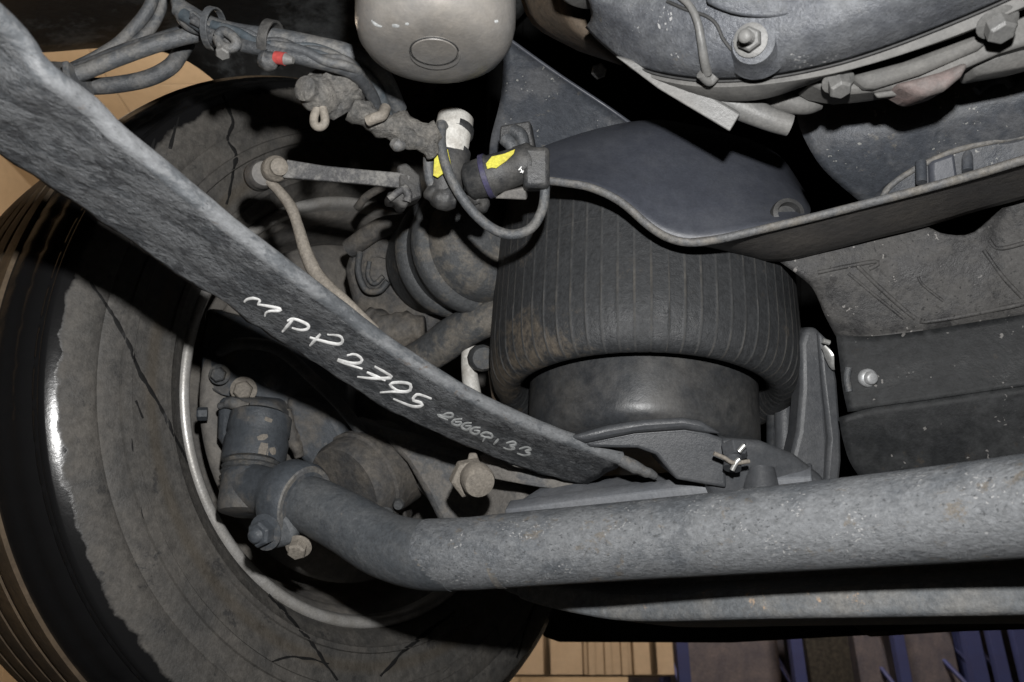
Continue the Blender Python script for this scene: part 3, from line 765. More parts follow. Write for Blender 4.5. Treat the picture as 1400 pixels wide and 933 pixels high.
# tip: rolled end with dried mud, and the clamp wedge above it
lumps('mud_cake', PX([(840, 627, .724), (862, 636, .722), (882, 646, .722), (897, 653, .724)]), [.003, .007, .007, .003], 'goose_dust', leaf, 3, .35)
bpy.context.view_layer.update()
lt = surf_tree([lb, le])
BIG = [[(334, 413), (338, 409.5), (347, 408), (355, 410), (352.5, 417)], [(352.5, 416.5), (368, 419), (383, 422.5), (381, 425), (369.5, 425.5), (363.5, 428), (362, 432.5)],
       [(400.5, 437), (386, 454)], [(393, 439), (400, 436), (413, 440), (421.5, 445), (420, 450), (411, 451.5), (399, 448.5)],
       [(438.5, 456.5), (423.5, 473)], [(423.5, 461.5), (449, 468.5), (464, 470.5), (468.5, 465.5), (464, 459.5), (447.5, 457.5)],
       [(474.5, 486), (485, 484.5), (494.5, 490.5), (492.5, 496), (479, 496.5), (460, 491.5), (473, 497.5), (495.5, 504.5)],
       [(512, 501), (534, 514), (531, 517), (509, 517.5), (488.5, 515.5)], [(501.5, 509), (527, 520.5)],
       [(555, 535.5), (543, 534), (533, 525.5), (545, 523), (560, 525), (561.5, 531), (557, 535.5), (536, 535.8), (519.5, 537)],
       [(590, 545.5), (579.5, 541.5), (570, 539.5), (564.5, 547), (575, 550.5), (576.5, 555), (563, 555.5), (537.5, 545.5)]]
for c in BIG: stroke('chalk_writing', lt, c, 4.4, 'chalk_white', leaf, lift=.0007, n=26)
SML = [[(605, 568), (612, 565), (619, 566), (616, 571), (598, 567.5), (612, 574.5)], [(632, 573), (622, 574), (618, 579), (626, 582), (631, 577.5), (622, 577)],
       [(645, 578.5), (636, 579), (631, 584), (638, 588), (644, 583), (636, 582.5)], [(657, 585), (648, 585), (643, 590), (650, 594), (656, 590), (648, 588.5)],
       [(664, 598), (657, 595), (664, 591.5), (672, 594), (672, 599), (664, 598), (660, 604)], [(682, 600), (675, 608)],
       [(692, 606), (702, 604), (705, 608), (697, 609.5), (704, 613), (696, 615), (688, 612)], [(710, 614), (720, 611.5), (726, 615), (718, 617), (725, 620.5), (717, 623), (707, 620)]]
for c in SML: stroke('chalk_writing', lt, c, 3.6, 'chalk_faint', leaf, lift=.0007, n=22)

# ================================================================== TIE ROD
tr = thing('tie_rod', 'thick scuffed grey tie rod tube along the bottom', 'tie rod', P(1000, 785, .60))
rod_pts = [(1560, 672, .43), (1400, 692, .478), (1200, 711, .535), (1000, 728, .592), (850, 740, .634), (700, 752, .668), (640, 757, .683), (585, 758, .700), (535, 744, .72), (507, 733, .733)]
tb = tube('tube', PX(rod_pts[:8]), .0305, 'rod_zinc', tr, seg=44, n=70)
tube('bent_end', PX([(620, 758.5, .690), (575, 758, .703), (525, 745, .724), (475, 716, .746), (432, 694, .765), (398, 683, .78)]), [.0308, .0308, .0302, .0292, .0280, .0268], 'rod_grey', tr, seg=40, n=40)
for t0, wdt, rr, mm in ((668, .006, .0309, 'lip_bare'),):
    i0 = P(690, 753, .671); i1 = P(681, 754, .673)
    tube('paint_band', [i0, i1], rr, 'lip_bare', tr, seg=40, n=6)
cp = thing('x', 'x', 'x', (0, 0, 0)); bpy.data.objects.remove(cp)
tdir = (P(398, 682, .78) - P(430, 692, .765)).normalized()
rc = P(404, 684, .777)
cm = lathe('clamp', rc, tdir, [(.028, -.014), (.0355, -.0135), (.0385, -.009), (.0385, .010), (.036, .016), (.026, .017)], 'knuckle_paint', tr, seg=40)
lathe('clamp_highlight', rc - tdir * .0138, tdir, [(.0300, .0), (.0350, -.0004), (.0362, .0012), (.034, .002)], 'lip_bare', cm, seg=40)  # paler ring paints the lit highlight along the clamp's rim
plate('clamp_ear', [(348, 716, .748), (362, 696, .748), (396, 700, .748), (408, 728, .744), (398, 748, .744), (372, 753, .745), (351, 742, .747)], 'rod_grey', tr, ext=CF * .035, bevel=.008, segs=3)
hexbolt('clamp_bolt', P(362, 728, .740), -CF - CR * .35, .0125, .012, 'knuckle_paint', tr, stud=.004)
hexbolt('clamp_bolt', P(408, 748, .75), -CF - CU * .4, .009, .01, 'bolt_dusty', tr)
tube('joint_neck', PX([(400, 683, .78), (372, 672, .80), (345, 668, .82)]), [.026, .022, .026], 'knuckle_paint', tr, seg=26)
lathe('joint_housing', P(340, 672, .825), UZ, [(.020, -.024), (.027, -.022), (.029, -.016), (.029, .014), (.026, .020)], 'knuckle_paint', tr, seg=34)
lathe('joint_boot', P(343, 648, .84), UZ, [(.027, -.008), (.0315, -.006), (.0285, -.003), (.0315, .0), (.0285, .003), (.031, .006), (.0275, .009), (.029, .012), (.024, .016)], 'brake_bellows', tr, seg=34)

# ================================================================== FRAME BRACKET ABOVE THE AIR SPRING
fb = thing('frame_bracket', 'dark blue grey frame bracket arching over the air spring', 'bracket', P(950, 330, .70))
lipL = [(736, 246, .705), (770, 250, .697), (808, 257, .689), (848, 276, .683), (888, 310, .676), (915, 326, .672), (945, 332, .668), (985, 327, .663), (1050, 312, .654), (1105, 299, .647)]
loft('web', [[(x, y - 3, d + .004) for x, y, d in lipL],
             [(734, 228, .735), (772, 228, .725), (815, 226, .72), (855, 232, .712), (900, 246, .706), (935, 258, .702), (975, 262, .70), (1020, 262, .70), (1060, 272, .70), (1108, 284, .70)],
             [(728, 205, .78), (770, 192, .775), (815, 180, .77), (860, 172, .765), (900, 170, .76), (945, 177, .76), (990, 187, .762), (1035, 200, .765), (1070, 222, .768), (1098, 262, .77)],
             [(726, 206, .86), (770, 190, .86), (815, 178, .86), (860, 168, .86), (900, 166, .86), (945, 173, .86), (990, 184, .86), (1035, 197, .86), (1072, 220, .86), (1101, 262, .86)]],
     'frame_paint', fb, n=44, k=24, thick=.006)
lip = lipL + [(1180, 280, .636), (1250, 262, .622), (1330, 240, .605), (1400, 219, .588), (1560, 170, .55)]
tube('lip', PX(lip), .0042, 'lip_bare', fb, seg=12, n=90, flat=.8)
loft('flange', [[(x, y + 2, d) for x, y, d in lip[6:]],
                [(950, 335, .69), (1000, 341, .70), (1060, 346, .705), (1130, 331, .695), (1200, 313, .685), (1270, 295, .672), (1340, 273, .655), (1400, 255, .64), (1560, 205, .60)],
                [(955, 336, .72), (1010, 350, .735), (1065, 358, .735), (1130, 344, .725), (1200, 326, .712), (1270, 309, .70), (1340, 288, .685), (1400, 272, .67), (1560, 225, .62)]],
     'flange_under', fb, n=40, k=10, thick=.005)
lathe('bush', P(1078, 292, .672), -CF + CU * .2, [(.008, -.02), (.0125, -.02), (.014, -.004), (.0132, .001), (.0095, .002), (.009, -.006)], 'piston_black', fb, seg=30)
# bracket's left stay running up behind the canister
loft('left_stay', [[(690, 50, .80), (760, 100, .80), (835, 150, .80), (890, 190, .81)], [(685, 130, .79), (740, 165, .785), (800, 195, .79), (860, 210, .80)], [(672, 185, .775), (700, 200, .775), (735, 215, .77), (775, 215, .77)], [(670, 215, .76), (700, 232, .755), (728, 246, .75), (755, 250, .75)]],
     'pan_blue', fb, n=16, k=14, thick=.008)
tube('stay_edge', PX([(690, 50, .80), (760, 100, .80), (835, 150, .80), (890, 190, .81)]), .002, 'frame_paint', fb, seg=10)
hexbolt('bolt', P(818, 98, .80), -CF - CU * .3, .008, .010, 'lip_bare', fb, washer=False)

# ================================================================== SPLASH SHIELDS AT RIGHT
sh_ = thing('splash_shield', 'grimy ribbed splash shield under the flange at right', 'shield', P(1260, 460, .70))
up_rows = [[(1058, 352, .74), (1110, 343, .733), (1180, 328, .725), (1255, 309, .712), (1285, 319, .70), (1320, 322, .695), (1345, 310, .69), (1400, 268, .69), (1560, 250, .62)],
           [(1088, 374, .737), (1130, 374, .730), (1190, 372, .722), (1260, 358, .708), (1290, 354, .703), (1320, 350, .698), (1350, 346, .692), (1400, 335, .682), (1560, 300, .63)],
           [(1112, 396, .74), (1150, 408, .733), (1200, 412, .725), (1262, 402, .712), (1290, 398, .706), (1320, 392, .70), (1350, 388, .694), (1400, 380, .684), (1560, 350, .635)],
           [(1128, 432, .745), (1165, 442, .737), (1210, 446, .728), (1262, 438, .716), (1290, 432, .71), (1320, 427, .703), (1350, 422, .697), (1400, 412, .688), (1560, 385, .64)],
           [(1146, 466, .752), (1180, 466, .742), (1215, 464, .733), (1262, 456, .722), (1290, 452, .716), (1320, 447, .71), (1350, 443, .703), (1400, 434, .694), (1560, 410, .65)]]
loft('upper_panel', up_rows, 'shield_grime', sh_, n=44, k=24, thick=.005)
bpy.context.view_layer.update()
gt = surf_tree([o for o in sh_.children])
for c, rr in (([(1172, 364), (1200, 391), (1232, 420), (1252, 436)], .0022), ([(1160, 374), (1196, 404), (1236, 436)], .0018), ([(1118, 373), (1160, 364), (1196, 358), (1200, 362), (1188, 368)], .0022),
              ([(1262, 436), (1264, 441), (1320, 432), (1400, 416)], .0022), ([(1345, 342), (1370, 377), (1398, 407)], .002), ([(1192, 462), (1230, 457), (1262, 453)], .003), ([(1352, 328), (1366, 340), (1410, 330)], .002), ([(1255, 378), (1262, 390), (1290, 412)], .0014)):
    tube('rib', [on(gt, *p, -.0006) for p in c], rr, 'shield_grime', sh_, seg=8, n=24)
low = thing('lower_shield', 'black plastic shield panel with bright bolt behind the tie rod', 'shield', P(1260, 640, .68))
def sh_row(pts, d0, d1):      # depth runs evenly from the left edge to the right
    return [(x, y, d0 + (d1 - d0) * (x - 1143) / 417.0) for x, y in pts]
loft('panel', [sh_row([(1143, 458), (1190, 460), (1262, 452), (1330, 441), (1400, 430), (1560, 405)], .738, .640),
               sh_row([(1148, 495), (1190, 495), (1262, 486), (1330, 476), (1400, 466), (1560, 442)], .732, .636),
               sh_row([(1152, 530), (1190, 530), (1262, 520), (1330, 510), (1400, 500), (1560, 476)], .727, .632),
               sh_row([(1159, 563), (1190, 560), (1262, 550), (1330, 540), (1400, 530), (1560, 508)], .722, .628)], 'shield_black', low, n=30, k=12, thick=.004)
loft('lower_lip', [sh_row([(1147, 572), (1190, 559), (1262, 549), (1330, 539), (1400, 529), (1560, 507)], .719, .626),
                   sh_row([(1152, 600), (1195, 590), (1262, 580), (1330, 570), (1400, 560), (1560, 536)], .722, .629),
                   sh_row([(1162, 632), (1200, 624), (1262, 615), (1330, 606), (1400, 597), (1560, 570)], .728, .634),
                   sh_row([(1182, 662), (1215, 660), (1262, 655), (1330, 650), (1400, 640), (1560, 620)], .734, .640)], 'shield_black', low, n=30, k=12, thick=.004)
lathe('bolt_flange', P(1187, 517, .7165), (-CF + CR * .1), [(.004, -.004), (.0082, -.003), (.0085, 0), (.0078, .002), (.006, .003), (.0055, .007), (.004, .008), (.001, .0082)], 'zinc_bolt', low, seg=26)
tube('emboss', PX([(1160, 503, .7255), (1158, 518, .7245), (1161, 536, .722)]), .0032, 'hose_grey', low, seg=10)

# ================================================================== OIL PAN AT UPPER RIGHT
pan = thing('oil_pan', 'dark blue grey oil pan with pale specks at right', 'oil pan', P(1250, 270, .68))
loft('side', [[(1088, 150, .70), (1150, 130, .68), (1230, 110, .66), (1320, 85, .64), (1400, 55, .62), (1560, 0, .58)],
              [(1096, 182, .69), (1155, 180, .67), (1230, 165, .65), (1320, 140, .63), (1400, 115, .61), (1560, 70, .57)],
              [(1126, 232, .695), (1170, 225, .68), (1240, 205, .66), (1320, 182, .64), (1400, 160, .62), (1560, 120, .58)],
              [(1180, 280, .71), (1210, 272, .70), (1260, 252, .68), (1330, 230, .66), (1400, 208, .64), (1560, 165, .60)],
              [(1200, 300, .73), (1230, 295, .72), (1270, 280, .70), (1330, 262, .68), (1400, 240, .66), (1560, 195, .62)]], 'pan_blue', pan, n=30, k=22, thick=.006)
col_t = [(1203, 278, .675), (1214, 258, .672), (1240, 238, .666), (1275, 219, .658), (1310, 205, .65), (1350, 195, .642), (1400, 186, .632), (1560, 150, .59)]
loft('collar', [[(x, y, d) for x, y, d in col_t], [(1206, 292, .68), (1220, 282, .677), (1248, 272, .67), (1280, 262, .662), (1315, 252, .654), (1352, 242, .646), (1400, 228, .636), (1560, 190, .595)]], 'pan_blue', pan, n=30, k=6, thick=.012, bevel=.001)
tube('collar_edge', PX(col_t), .0026, 'lip_bare', pan, seg=10)
for px, py in ((1259, 222), (1322, 206)):
    tube('peg', [P(px, py, .652), P(px + 1, py + 28, .646)], .0042, 'pan_blue', pan, seg=16)
plate('collar_rib', [(1272, 220, .655), (1306, 208, .648), (1312, 250, .65), (1276, 262, .657)], 'frame_paint', pan, ext=CF * .012 , bevel=.003)
tube('bead', PX([(1335, 125, .622), (1352, 112, .62), (1375, 108, .616), (1384, 118, .616)]), .004, 'pan_blue', pan, seg=10)
for px, py, r in ((1388, 95, .012), (1398, 60, .008)):
    lathe('dimple', P(px, py, .618), -CF, [(r, -.004), (r, 0), (r * .8, .002), (.001, .003)], 'pan_blue', pan, seg=20)

# ================================================================== FLYWHEEL HOUSING, TOP RIGHT
fh = thing('flywheel_housing', 'speckled grey alloy flywheel housing with nut at top right', 'housing', P(1100, 110, .55))
rimt = [(800, 38, .632), (824, 62, .62), (855, 85, .607), (900, 101, .592), (965, 110, .573), (1040, 107, .555), (1120, 93, .538), (1200, 70, .52), (1300, 32, .498), (1400, -12, .475), (1520, -75, .45)]
loft('shell', [rimt,
               [(808, 22, .608), (836, 40, .597), (872, 60, .583), (915, 76, .567), (970, 86, .550), (1040, 82, .533), (1115, 66, .516), (1190, 42, .50), (1280, 4, .48), (1370, -40, .458), (1480, -100, .435)],
               [(800, -20, .59), (836, -8, .578), (880, 4, .565), (925, 14, .55), (972, 20, .535), (1040, 20, .518), (1110, 6, .50), (1180, -16, .485), (1262, -50, .465), (1345, -90, .445), (1450, -150, .42)],
               [(790, -140, .59), (836, -140, .575), (880, -140, .56), (925, -140, .545), (972, -140, .53), (1040, -140, .515), (1110, -150, .50), (1180, -160, .485), (1262, -190, .465), (1345, -220, .445), (1450, -260, .42)]],
     'housing_alu', fh, n=50, k=24, thick=.01)
loft('rim_band', [[(x, y + 1.5, d + .001) for x, y, d in rimt[2:]], [(858, 92, .607), (902, 110, .592), (965, 119, .573), (1040, 116, .555), (1124, 104, .539), (1204, 84, .522), (1304, 50, .50), (1404, 8, .477), (1524, -52, .452)]],
     'housing_dull', fh, n=44, k=5, thick=.02, bevel=.001)
tube('gasket', PX([(x, y + 1, d - .001) for x, y, d in rimt[2:]]), .0009, 'canister_line', fh, seg=6, n=60)
loft('cover', [[(965, 5, .528), (985, 14, .524), (1010, 21, .519), (1050, 24, .513), (1090, 20, .507), (1130, 12, .50), (1175, 0, .493), (1230, -25, .485)], [(960, -50, .52), (985, -50, .515), (1010, -50, .51), (1050, -50, .503), (1090, -50, .496), (1130, -55, .49), (1175, -65, .482), (1230, -85, .474)]], 'housing_alu', fh, n=20, k=6, thick=.008, bevel=.002)
bo_ax = (-CR * .44 - CU * .20 - CF * .90).normalized()
lathe('stud_boss', P(1030, 58, .524), bo_ax, [(.022, -.018), (.0175, -.010), (.0148, -.003), (.0138, .0), (.008, .001)], 'housing_alu', fh, seg=34)
hexbolt('nut', P(1026, 55, .522), bo_ax, .0080, .008, 'bracket_steel', fh, stud=.014)
bpy.context.view_layer.update()
ht = surf_tree([o for o in fh.children if o.name.startswith('shell')])
tube('seal_line', [on(ht, *p, .0002) for p in ((912, 2), (940, 14), (965, 22), (980, 34), (990, 55), (1010, 76), (1040, 88))], .0012, 'canister_line', fh, seg=6, n=40)
tube('strap', [on(ht, *p, .0015) for p in ((925, -8), (944, 8), (955, 30), (960, 55), (964, 80), (968, 98))], [.0022, .0022, .0026, .003, .0034, .0034], 'bracket_steel', fh, seg=10, n=40)
tube('strap_end', [on(ht, 960, 96, .003), on(ht, 972, 104, .004), P(978, 104, .562)], .0035, 'bracket_steel', fh, seg=10)
# clutch cover half below the rim
ch = thing('clutch_cover', 'dull grey clutch cover flange with two bolts at top right', 'cover', P(1250, 110, .55))
plate('flange', [(1106, 112, .565), (1165, 104, .555), (1240, 84, .54), (1320, 54, .523), (1400, 16, .505), (1520, -40, .48), (1520, 30, .48), (1400, 62, .505), (1368, 72, .512), (1300, 102, .526), (1240, 118, .54), (1200, 124, .548), (1160, 128, .557), (1125, 122, .563)], 'housing_dull', ch, ext=CF * .03, bevel=.003)
plate('raised_panel', [(1164, 102, .548), (1240, 82, .533), (1330, 48, .514), (1346, 44, .511), (1352, 62, .511), (1262, 100, .527), (1200, 119, .54), (1186, 118, .542)], 'housing_dull', ch, ext=CF * .012, bevel=.004)
plate('pocket', [(1226, 113, .535), (1290, 96, .524), (1333, 79, .515), (1318, 104, .518), (1296, 122, .523), (1262, 133, .53)], 'pocket_rust', ch, ext=CF * .03, bevel=.005, segs=3)
hexbolt('bolt', P(1146, 112, .548), (CU * -.8 - CF * .5).normalized(), .0078, .010, 'bracket_steel', ch)
hexbolt('bolt', P(1364, 32, .49), (CU * -.8 - CF * .5).normalized(), .0086, .011, 'bracket_steel', ch)
plate('tab', [(1195, 128, .55), (1232, 122, .545), (1228, 132, .548), (1200, 135, .55)], 'housing_dull', ch, thick=.006)
plate('side_web', [(1330, 90, .53), (1400, 62, .515), (1520, 20, .49), (1520, 60, .50), (1400, 92, .525), (1335, 104, .535)], 'housing_dull', ch, ext=CF * .02, bevel=.002)

# bright strip bracket and two pipes under the housing
sb = plate('strip_bracket', [(842, 78, .60), (880, 87, .598), (917, 100, .595), (1013, 156, .583), (998, 181, .586), (900, 122, .597)], 'bracket_steel', None, ext=CF * .004 + CU * .003, bevel=.0012)
own(sb, 'pale flat strip bracket pointing down right below the housing', 'bracket')
p1 = tube('drain_pipe', PX([(930, 108, .60), (990, 136, .597), (1050, 162, .593), (1080, 172, .592)]), [.009, .0105, .0105, .008], 'bracket_steel', None, seg=20)
own(p1, 'grey cut-off pipe right beside the pale strip bracket', 'pipe')
p2 = tube('drain_pipe', PX([(1000, 112, .61), (1060, 133, .605), (1100, 143, .60), (1120, 140, .60)]), [.009, .012, .012, .006], 'housing_dull', None, seg=20)
own(p2, 'shorter dull pipe between the strip bracket and clutch cover', 'pipe')
hd = loft('upper_crossmember', [[(770, -60, .66), (780, 20, .665), (800, 48, .67), (850, 90, .68)], [(700, -60, .72), (715, 10, .73), (735, 40, .74), (790, 70, .75)]], 'rust_patch', None, n=10, k=6, thick=.01)
own(hd, 'dark rusty member in shadow left of the housing', 'cross member')

# ================================================================== CANISTER
CC = P(595, 77, .535)
CS = .836
can = thing('filter_canister', 'smooth grey round canister hanging at top centre', 'canister', CC)
cax = (UZ + CU).normalized()
coff = (-CF - cax * (-CF).dot(cax)).normalized() * .006
cs_ = lambda pr: [(r_ * CS, h_ * CS) for r_, h_ in pr]
cb = lathe('bowl', CC, cax, cs_([(.001, .0), (.020, .0), (.0205, .001), (.036, .0012), (.048, .0035), (.0565, .0085), (.0620, .0165), (.0644, .027), (.0649, .040), (.0650, .06), (.0655, .16), (.066, .24)]), 'canister_grey', can, seg=90)
lathe('cap_groove', CC + coff - cax * .0006, cax, cs_([(.0186, .0), (.0186, .0008), (.0196, .0008), (.0196, .0)]), 'canister_line', can, seg=60, close=False)
lathe('drain_cap', CC + coff - cax * .0010, cax, cs_([(.001, .0), (.0178, .0), (.0186, .0012), (.0186, .003)]), 'canister_grey', can, seg=60)
bpy.context.view_layer.update()
ct = surf_tree([cb])
for c, wd in (([(508, 28), (514, 34), (522, 37)], 4), ([(536, 35), (546, 36)], 5), ([(554, 33), (559, 33)], 4), ([(676, 30), (681, 29)], 4)):
    stroke('chip', ct, c, wd, 'chalk_faint', can, lift=.0003, n=6)
cd = lathe('canister', P(810, -12, .60), cax, [(.001, 0), (.022, 0), (.027, .004), (.029, .012), (.029, .08)], 'housing_dull', None, seg=40)
own(cd, 'grey round canister bottom barely showing at the top edge', 'canister')

# ================================================================== HOSES AND HARNESS, UPPER LEFT
def hose(pts, r, m, label, name='hose', cat='hose', group='hoses at the upper left', **kw):
    o = tube(name, PX(pts), r, m, None, seg=16, **kw)
    own(o, label, cat, group); return o
hose([(215, -30, .66), (203, 12, .66), (170, 52, .66), (146, 70, .655), (117, 86, .65), (85, 99, .645), (40, 106, .64)], .0050, 'hose_grey', 'thin grey hose, leftmost of the pair rising to the top')
hose([(230, -25, .67), (216, 22, .67), (196, 50, .665), (172, 66, .66), (120, 90, .65), (85, 104, .645), (40, 112, .64)], .0046, 'hose_grey', 'thin grey hose, right one of the pair rising to the top')
hose([(330, 50, .63), (300, 46, .63), (270, 47, .63), (220, 59, .625), (160, 80, .62), (110, 100, .615), (60, 112, .61), (20, 116, .61)], .0062, 'hose_grey', 'long grey hose running from the harness to the leaf spring')
hose([(325, 42, .645), (290, 36, .645), (262, 40, .64), (215, 54, .635), (160, 72, .63), (110, 92, .63), (50, 104, .62)], .0048, 'hose_black', 'dark hose lying just above the long grey hose')
hose([(256, 58, .66), (246, 74, .655), (232, 92, .65), (200, 108, .645), (150, 117, .64), (100, 118, .635), (60, 114, .63), (20, 112, .63)], .0066, 'hose_black', 'thick black hose bowing lowest over the tan gap')
hose([(240, -20, .62), (246, 14, .62), (260, 34, .62), (290, 42, .62)], .0055, 'hose_grey', 'short grey hose dropping into the harness from the top edge')
t = plate('hose_strap', [(82, 84, .60), (92, 82, .60), (97, 122, .598), (88, 126, .598)], 'hose_grey', None, thick=.035); own(t, 'grey strap tying the hoses beside the leaf spring', 'strap')
t = plate('hose_clip', [(50, 82, .625), (86, 84, .62), (84, 100, .62), (48, 100, .625)], 'plastic_black', None, thick=.02); own(t, 'black clip behind the hose strap', 'clip')
HN = [([(243, 10, .62), (285, 34, .62), (330, 46, .62), (380, 52, .62), (430, 62, .62), (478, 74, .625), (520, 100, .64), (545, 150, .67)], .0072, 'hose_grey', 'thick grey harness tube on top of the bundle'),
      ([(250, 20, .615), (290, 44, .612), (335, 56, .61), (380, 64, .61), (430, 76, .61), (478, 90, .615), (512, 118, .64), (530, 160, .665)], .0050, 'cable_blue', 'blue grey cable in the middle of the harness bundle'),
      ([(285, 50, .61), (330, 62, .605), (372, 70, .603), (420, 82, .603), (476, 97, .61), (505, 125, .635), (520, 165, .66)], .0052, 'hose_black', 'black cable at the underside of the harness bundle'),
      ([(290, 34, .606), (325, 44, .604), (355, 62, .603), (372, 62, .603)], .0034, 'cable_blue', 'thin blue cable crossing the front of the harness bundle'),
      ([(372, 62, .602), (410, 68, .60), (445, 84, .60), (478, 92, .605), (508, 112, .635), (526, 150, .66)], .0036, 'hose_grey', 'thin grey cable at the right front of the harness bundle')]
for pts, r, m, lbl in HN: hose(pts, r, m, lbl, 'harness_cable', 'cable', 'cables of the harness bundle')
random.seed(5)
for k in range(5):
    o0 = [random.uniform(-9, 9) for _ in range(6)]
    base_ = [(262, 26), (300, 44), (340, 54), (385, 62), (430, 72), (474, 88)]
    hose([(x, y + o0[q], .606 + .004 * (k % 3)) for q, (x, y) in enumerate(base_)] + [(506, 116 + k, .64), (526, 158, .665)], .0024, ('hose_black', 'hose_grey', 'cable_blue')[k % 3], 'thin dark wires woven through the harness bundle', 'wire', 'wire', 'thin wires in the harness bundle')
def ring_strap(c, axis, R1, R2, wd, th, m, label, tail=None):
    a_, e1_, e2_ = frame_of(axis); vs_ = []; fs_ = []; n_ = 28
    for k in range(n_):
        t_ = 2 * math.pi * k / n_
        u_ = R1 * math.cos(t_) * e1_ + R2 * math.sin(t_) * e2_; o_ = u_.normalized()
        for q, w_ in ((0, -wd / 2), (th, -wd / 2), (th, wd / 2), (0, wd / 2)): vs_.append(c + u_ + o_ * q + a_ * w_)
    for k in range(n_):
        l_ = (k + 1) % n_
        for q in range(4): fs_.append((k * 4 + q, k * 4 + (q + 1) % 4, l_ * 4 + (q + 1) % 4, l_ * 4 + q))
    o = build('cable_strap', vs_, fs_, m, None, bevel=.0004)
    return own(o, label, 'strap', 'straps on the harness bundle')
hax = (P(380, 60, .61) - P(290, 40, .615)).normalized()
ring_strap(P(292, 40, .613), hax, .016, .0135, .0055, .0016, 'hose_grey', 'grey strap round the harness bundle, left one')
ring_strap(P(371, 60, .612), hax, .017, .0145, .0075, .002, 'plastic_black', 'black strap round the harness bundle beside the red tip')
hc = thing('harness_clip', 'grey looped harness clip with a small bolt', 'clip', P(308, 68, .60))
tube('loop', PX([(297, 50, .60), (306, 43, .598), (318, 50, .597), (324, 60, .597), (316, 66, .597), (303, 63, .597), (297, 52, .598)]), .0038, 'hose_grey', hc, seg=10)
hexbolt('bolt', P(306, 69, .598), -CF * .6 - CU * .8, .0055, .006, 'bracket_steel', hc, washer=False)
rt = thing('red_tipped_plug', 'small red tipped plug below the harness', 'plug', P(385, 82, .60))
tube('tip', PX([(377, 79, .598), (390, 81, .596)]), .0048, 'tip_red', rt, seg=14)
tube('end', PX([(390, 81, .596), (401, 83, .595)]), [.0045, .0025], 'bracket_steel', rt, seg=14)
lumps('body', PX([(357, 80, .60), (366, 83, .60), (376, 80, .60)]), [.006, .008, .005], 'hose_black', rt, 2, .2)
# caked junction with bolt and loop
jn = thing('caked_junction', 'mud caked valve junction with bolt and hanging loop', 'valve', P(450, 150, .62))
lumps('body', PX([(440, 96, .63), (455, 118, .63), (462, 142, .632), (470, 156, .635)]), [.014, .022, .020, .010], 'grime_crust', jn, 1, .4)
lumps('fitting', PX([(476, 84, .63), (470, 110, .63), (476, 140, .632)]), [.012, .014, .014], 'grime_crust', jn, 4, .4)
lathe('bolt', P(430, 127, .612), -CF - CR * .45, [(.014, -.015), (.0145, .0), (.012, .004), (.0095, .006), (.0095, .012), (.007, .014), (.002, .0145)], 'grime_crust', jn, seg=22)
tube('loop', PX([(438, 140, .612), (430, 158, .610), (430, 170, .608), (437, 174, .608), (444, 168, .608), (443, 155, .610), (438, 141, .612)]), .0034, 'bolt_dusty', jn, seg=10, n=40)
lm = thing('dirty_cable_run', 'lumpy mud caked cable run leading to the sensors', 'cable', P(540, 185, .66))
lumps('cable', PX([(478, 148, .64), (505, 160, .645), (530, 172, .65), (560, 180, .655), (585, 184, .66), (600, 178, .66)]), [.010, .012, .010, .012, .011, .008], 'grime_crust', lm, 6, .4)
lumps('branch', PX([(545, 178, .65), (562, 192, .65), (582, 202, .655), (590, 214, .66)]), [.007, .008, .007, .006], 'grime_crust', lm, 8, .4)
tube('ring', PX([(503, 166, .632), (512, 162, .630), (522, 158, .632), (527, 148, .64)]), .0045, 'bolt_dusty', lm, seg=10)
lumps('tail', PX([(536, 194, .645), (546, 200, .645), (553, 198, .647)]), [.004, .006, .003], 'lip_bare', lm, 9, .3)

# ================================================================== LEVEL SENSOR ARM AND LINK
ls = thing('level_sensor_arm', 'flat grey level sensor arm with ball joint and bolt', 'sensor arm', P(470, 250, .70))
plate('bar', [(392, 218, .695), (440, 226, .697), (500, 232, .70), (548, 236, .703), (562, 240, .704), (556, 258, .703), (500, 252, .70), (440, 247, .697), (386, 243, .694)], 'sensor_arm', ls, thick=.006, bevel=.001)
plate('hinge', [(543, 226, .705), (556, 222, .705), (575, 240, .71), (577, 270, .71), (560, 276, .70), (556, 284, .70), (546, 283, .70), (543, 276, .70), (530, 275, .70), (530, 262, .70), (546, 260, .70)], 'plastic_black', ls, thick=.02, bevel=.002)
tube('hinge_web', PX([(532, 272, .698), (548, 260, .697), (556, 256, .697)]), .0032, 'sensor_arm', ls, seg=8)
tube('hinge_web', PX([(552, 256, .697), (558, 266, .697), (556, 276, .697)]), .0038, 'sensor_arm', ls, seg=8)
jd = (-CF * .8 + CR * .45 - CU * .05).normalized()
lathe('ball_joint', P(358, 239, .712), jd, [(.012, -.014), (.0138, -.012), (.0138, -.004), (.0128, -.001), (.0132, .003), (.0105, .009), (.004, .010)], 'ball_grey', ls, seg=30)
lathe('bolt', P(377, 231, .700), jd, [(.0115, -.008), (.0115, .002), (.0105, .005), (.0080, .007), (.0075, .014), (.0045, .016), (.001, .0162)], 'bolt_dusty', ls, seg=26)
lathe('pin', P(366, 238, .700), jd, [(.0035, -.004), (.0035, .0), (.001, .002)], 'steel_bright', ls, seg=14)
lk = tube('link_rod', PX([(368, 248, .708), (382, 262, .706), (398, 284, .704), (408, 312, .70), (418, 345, .695), (432, 374, .69), (450, 393, .682), (470, 410, .674), (500, 438, .668), (515, 452, .668)]), [.0042, .0048, .0052, .0050, .0048, .0052, .0058, .0062, .0055, .0035], 'bolt_dusty', None, seg=14, n=50)
own(lk, 'thin bent tan link rod from the sensor arm to the leaf spring', 'link rod')

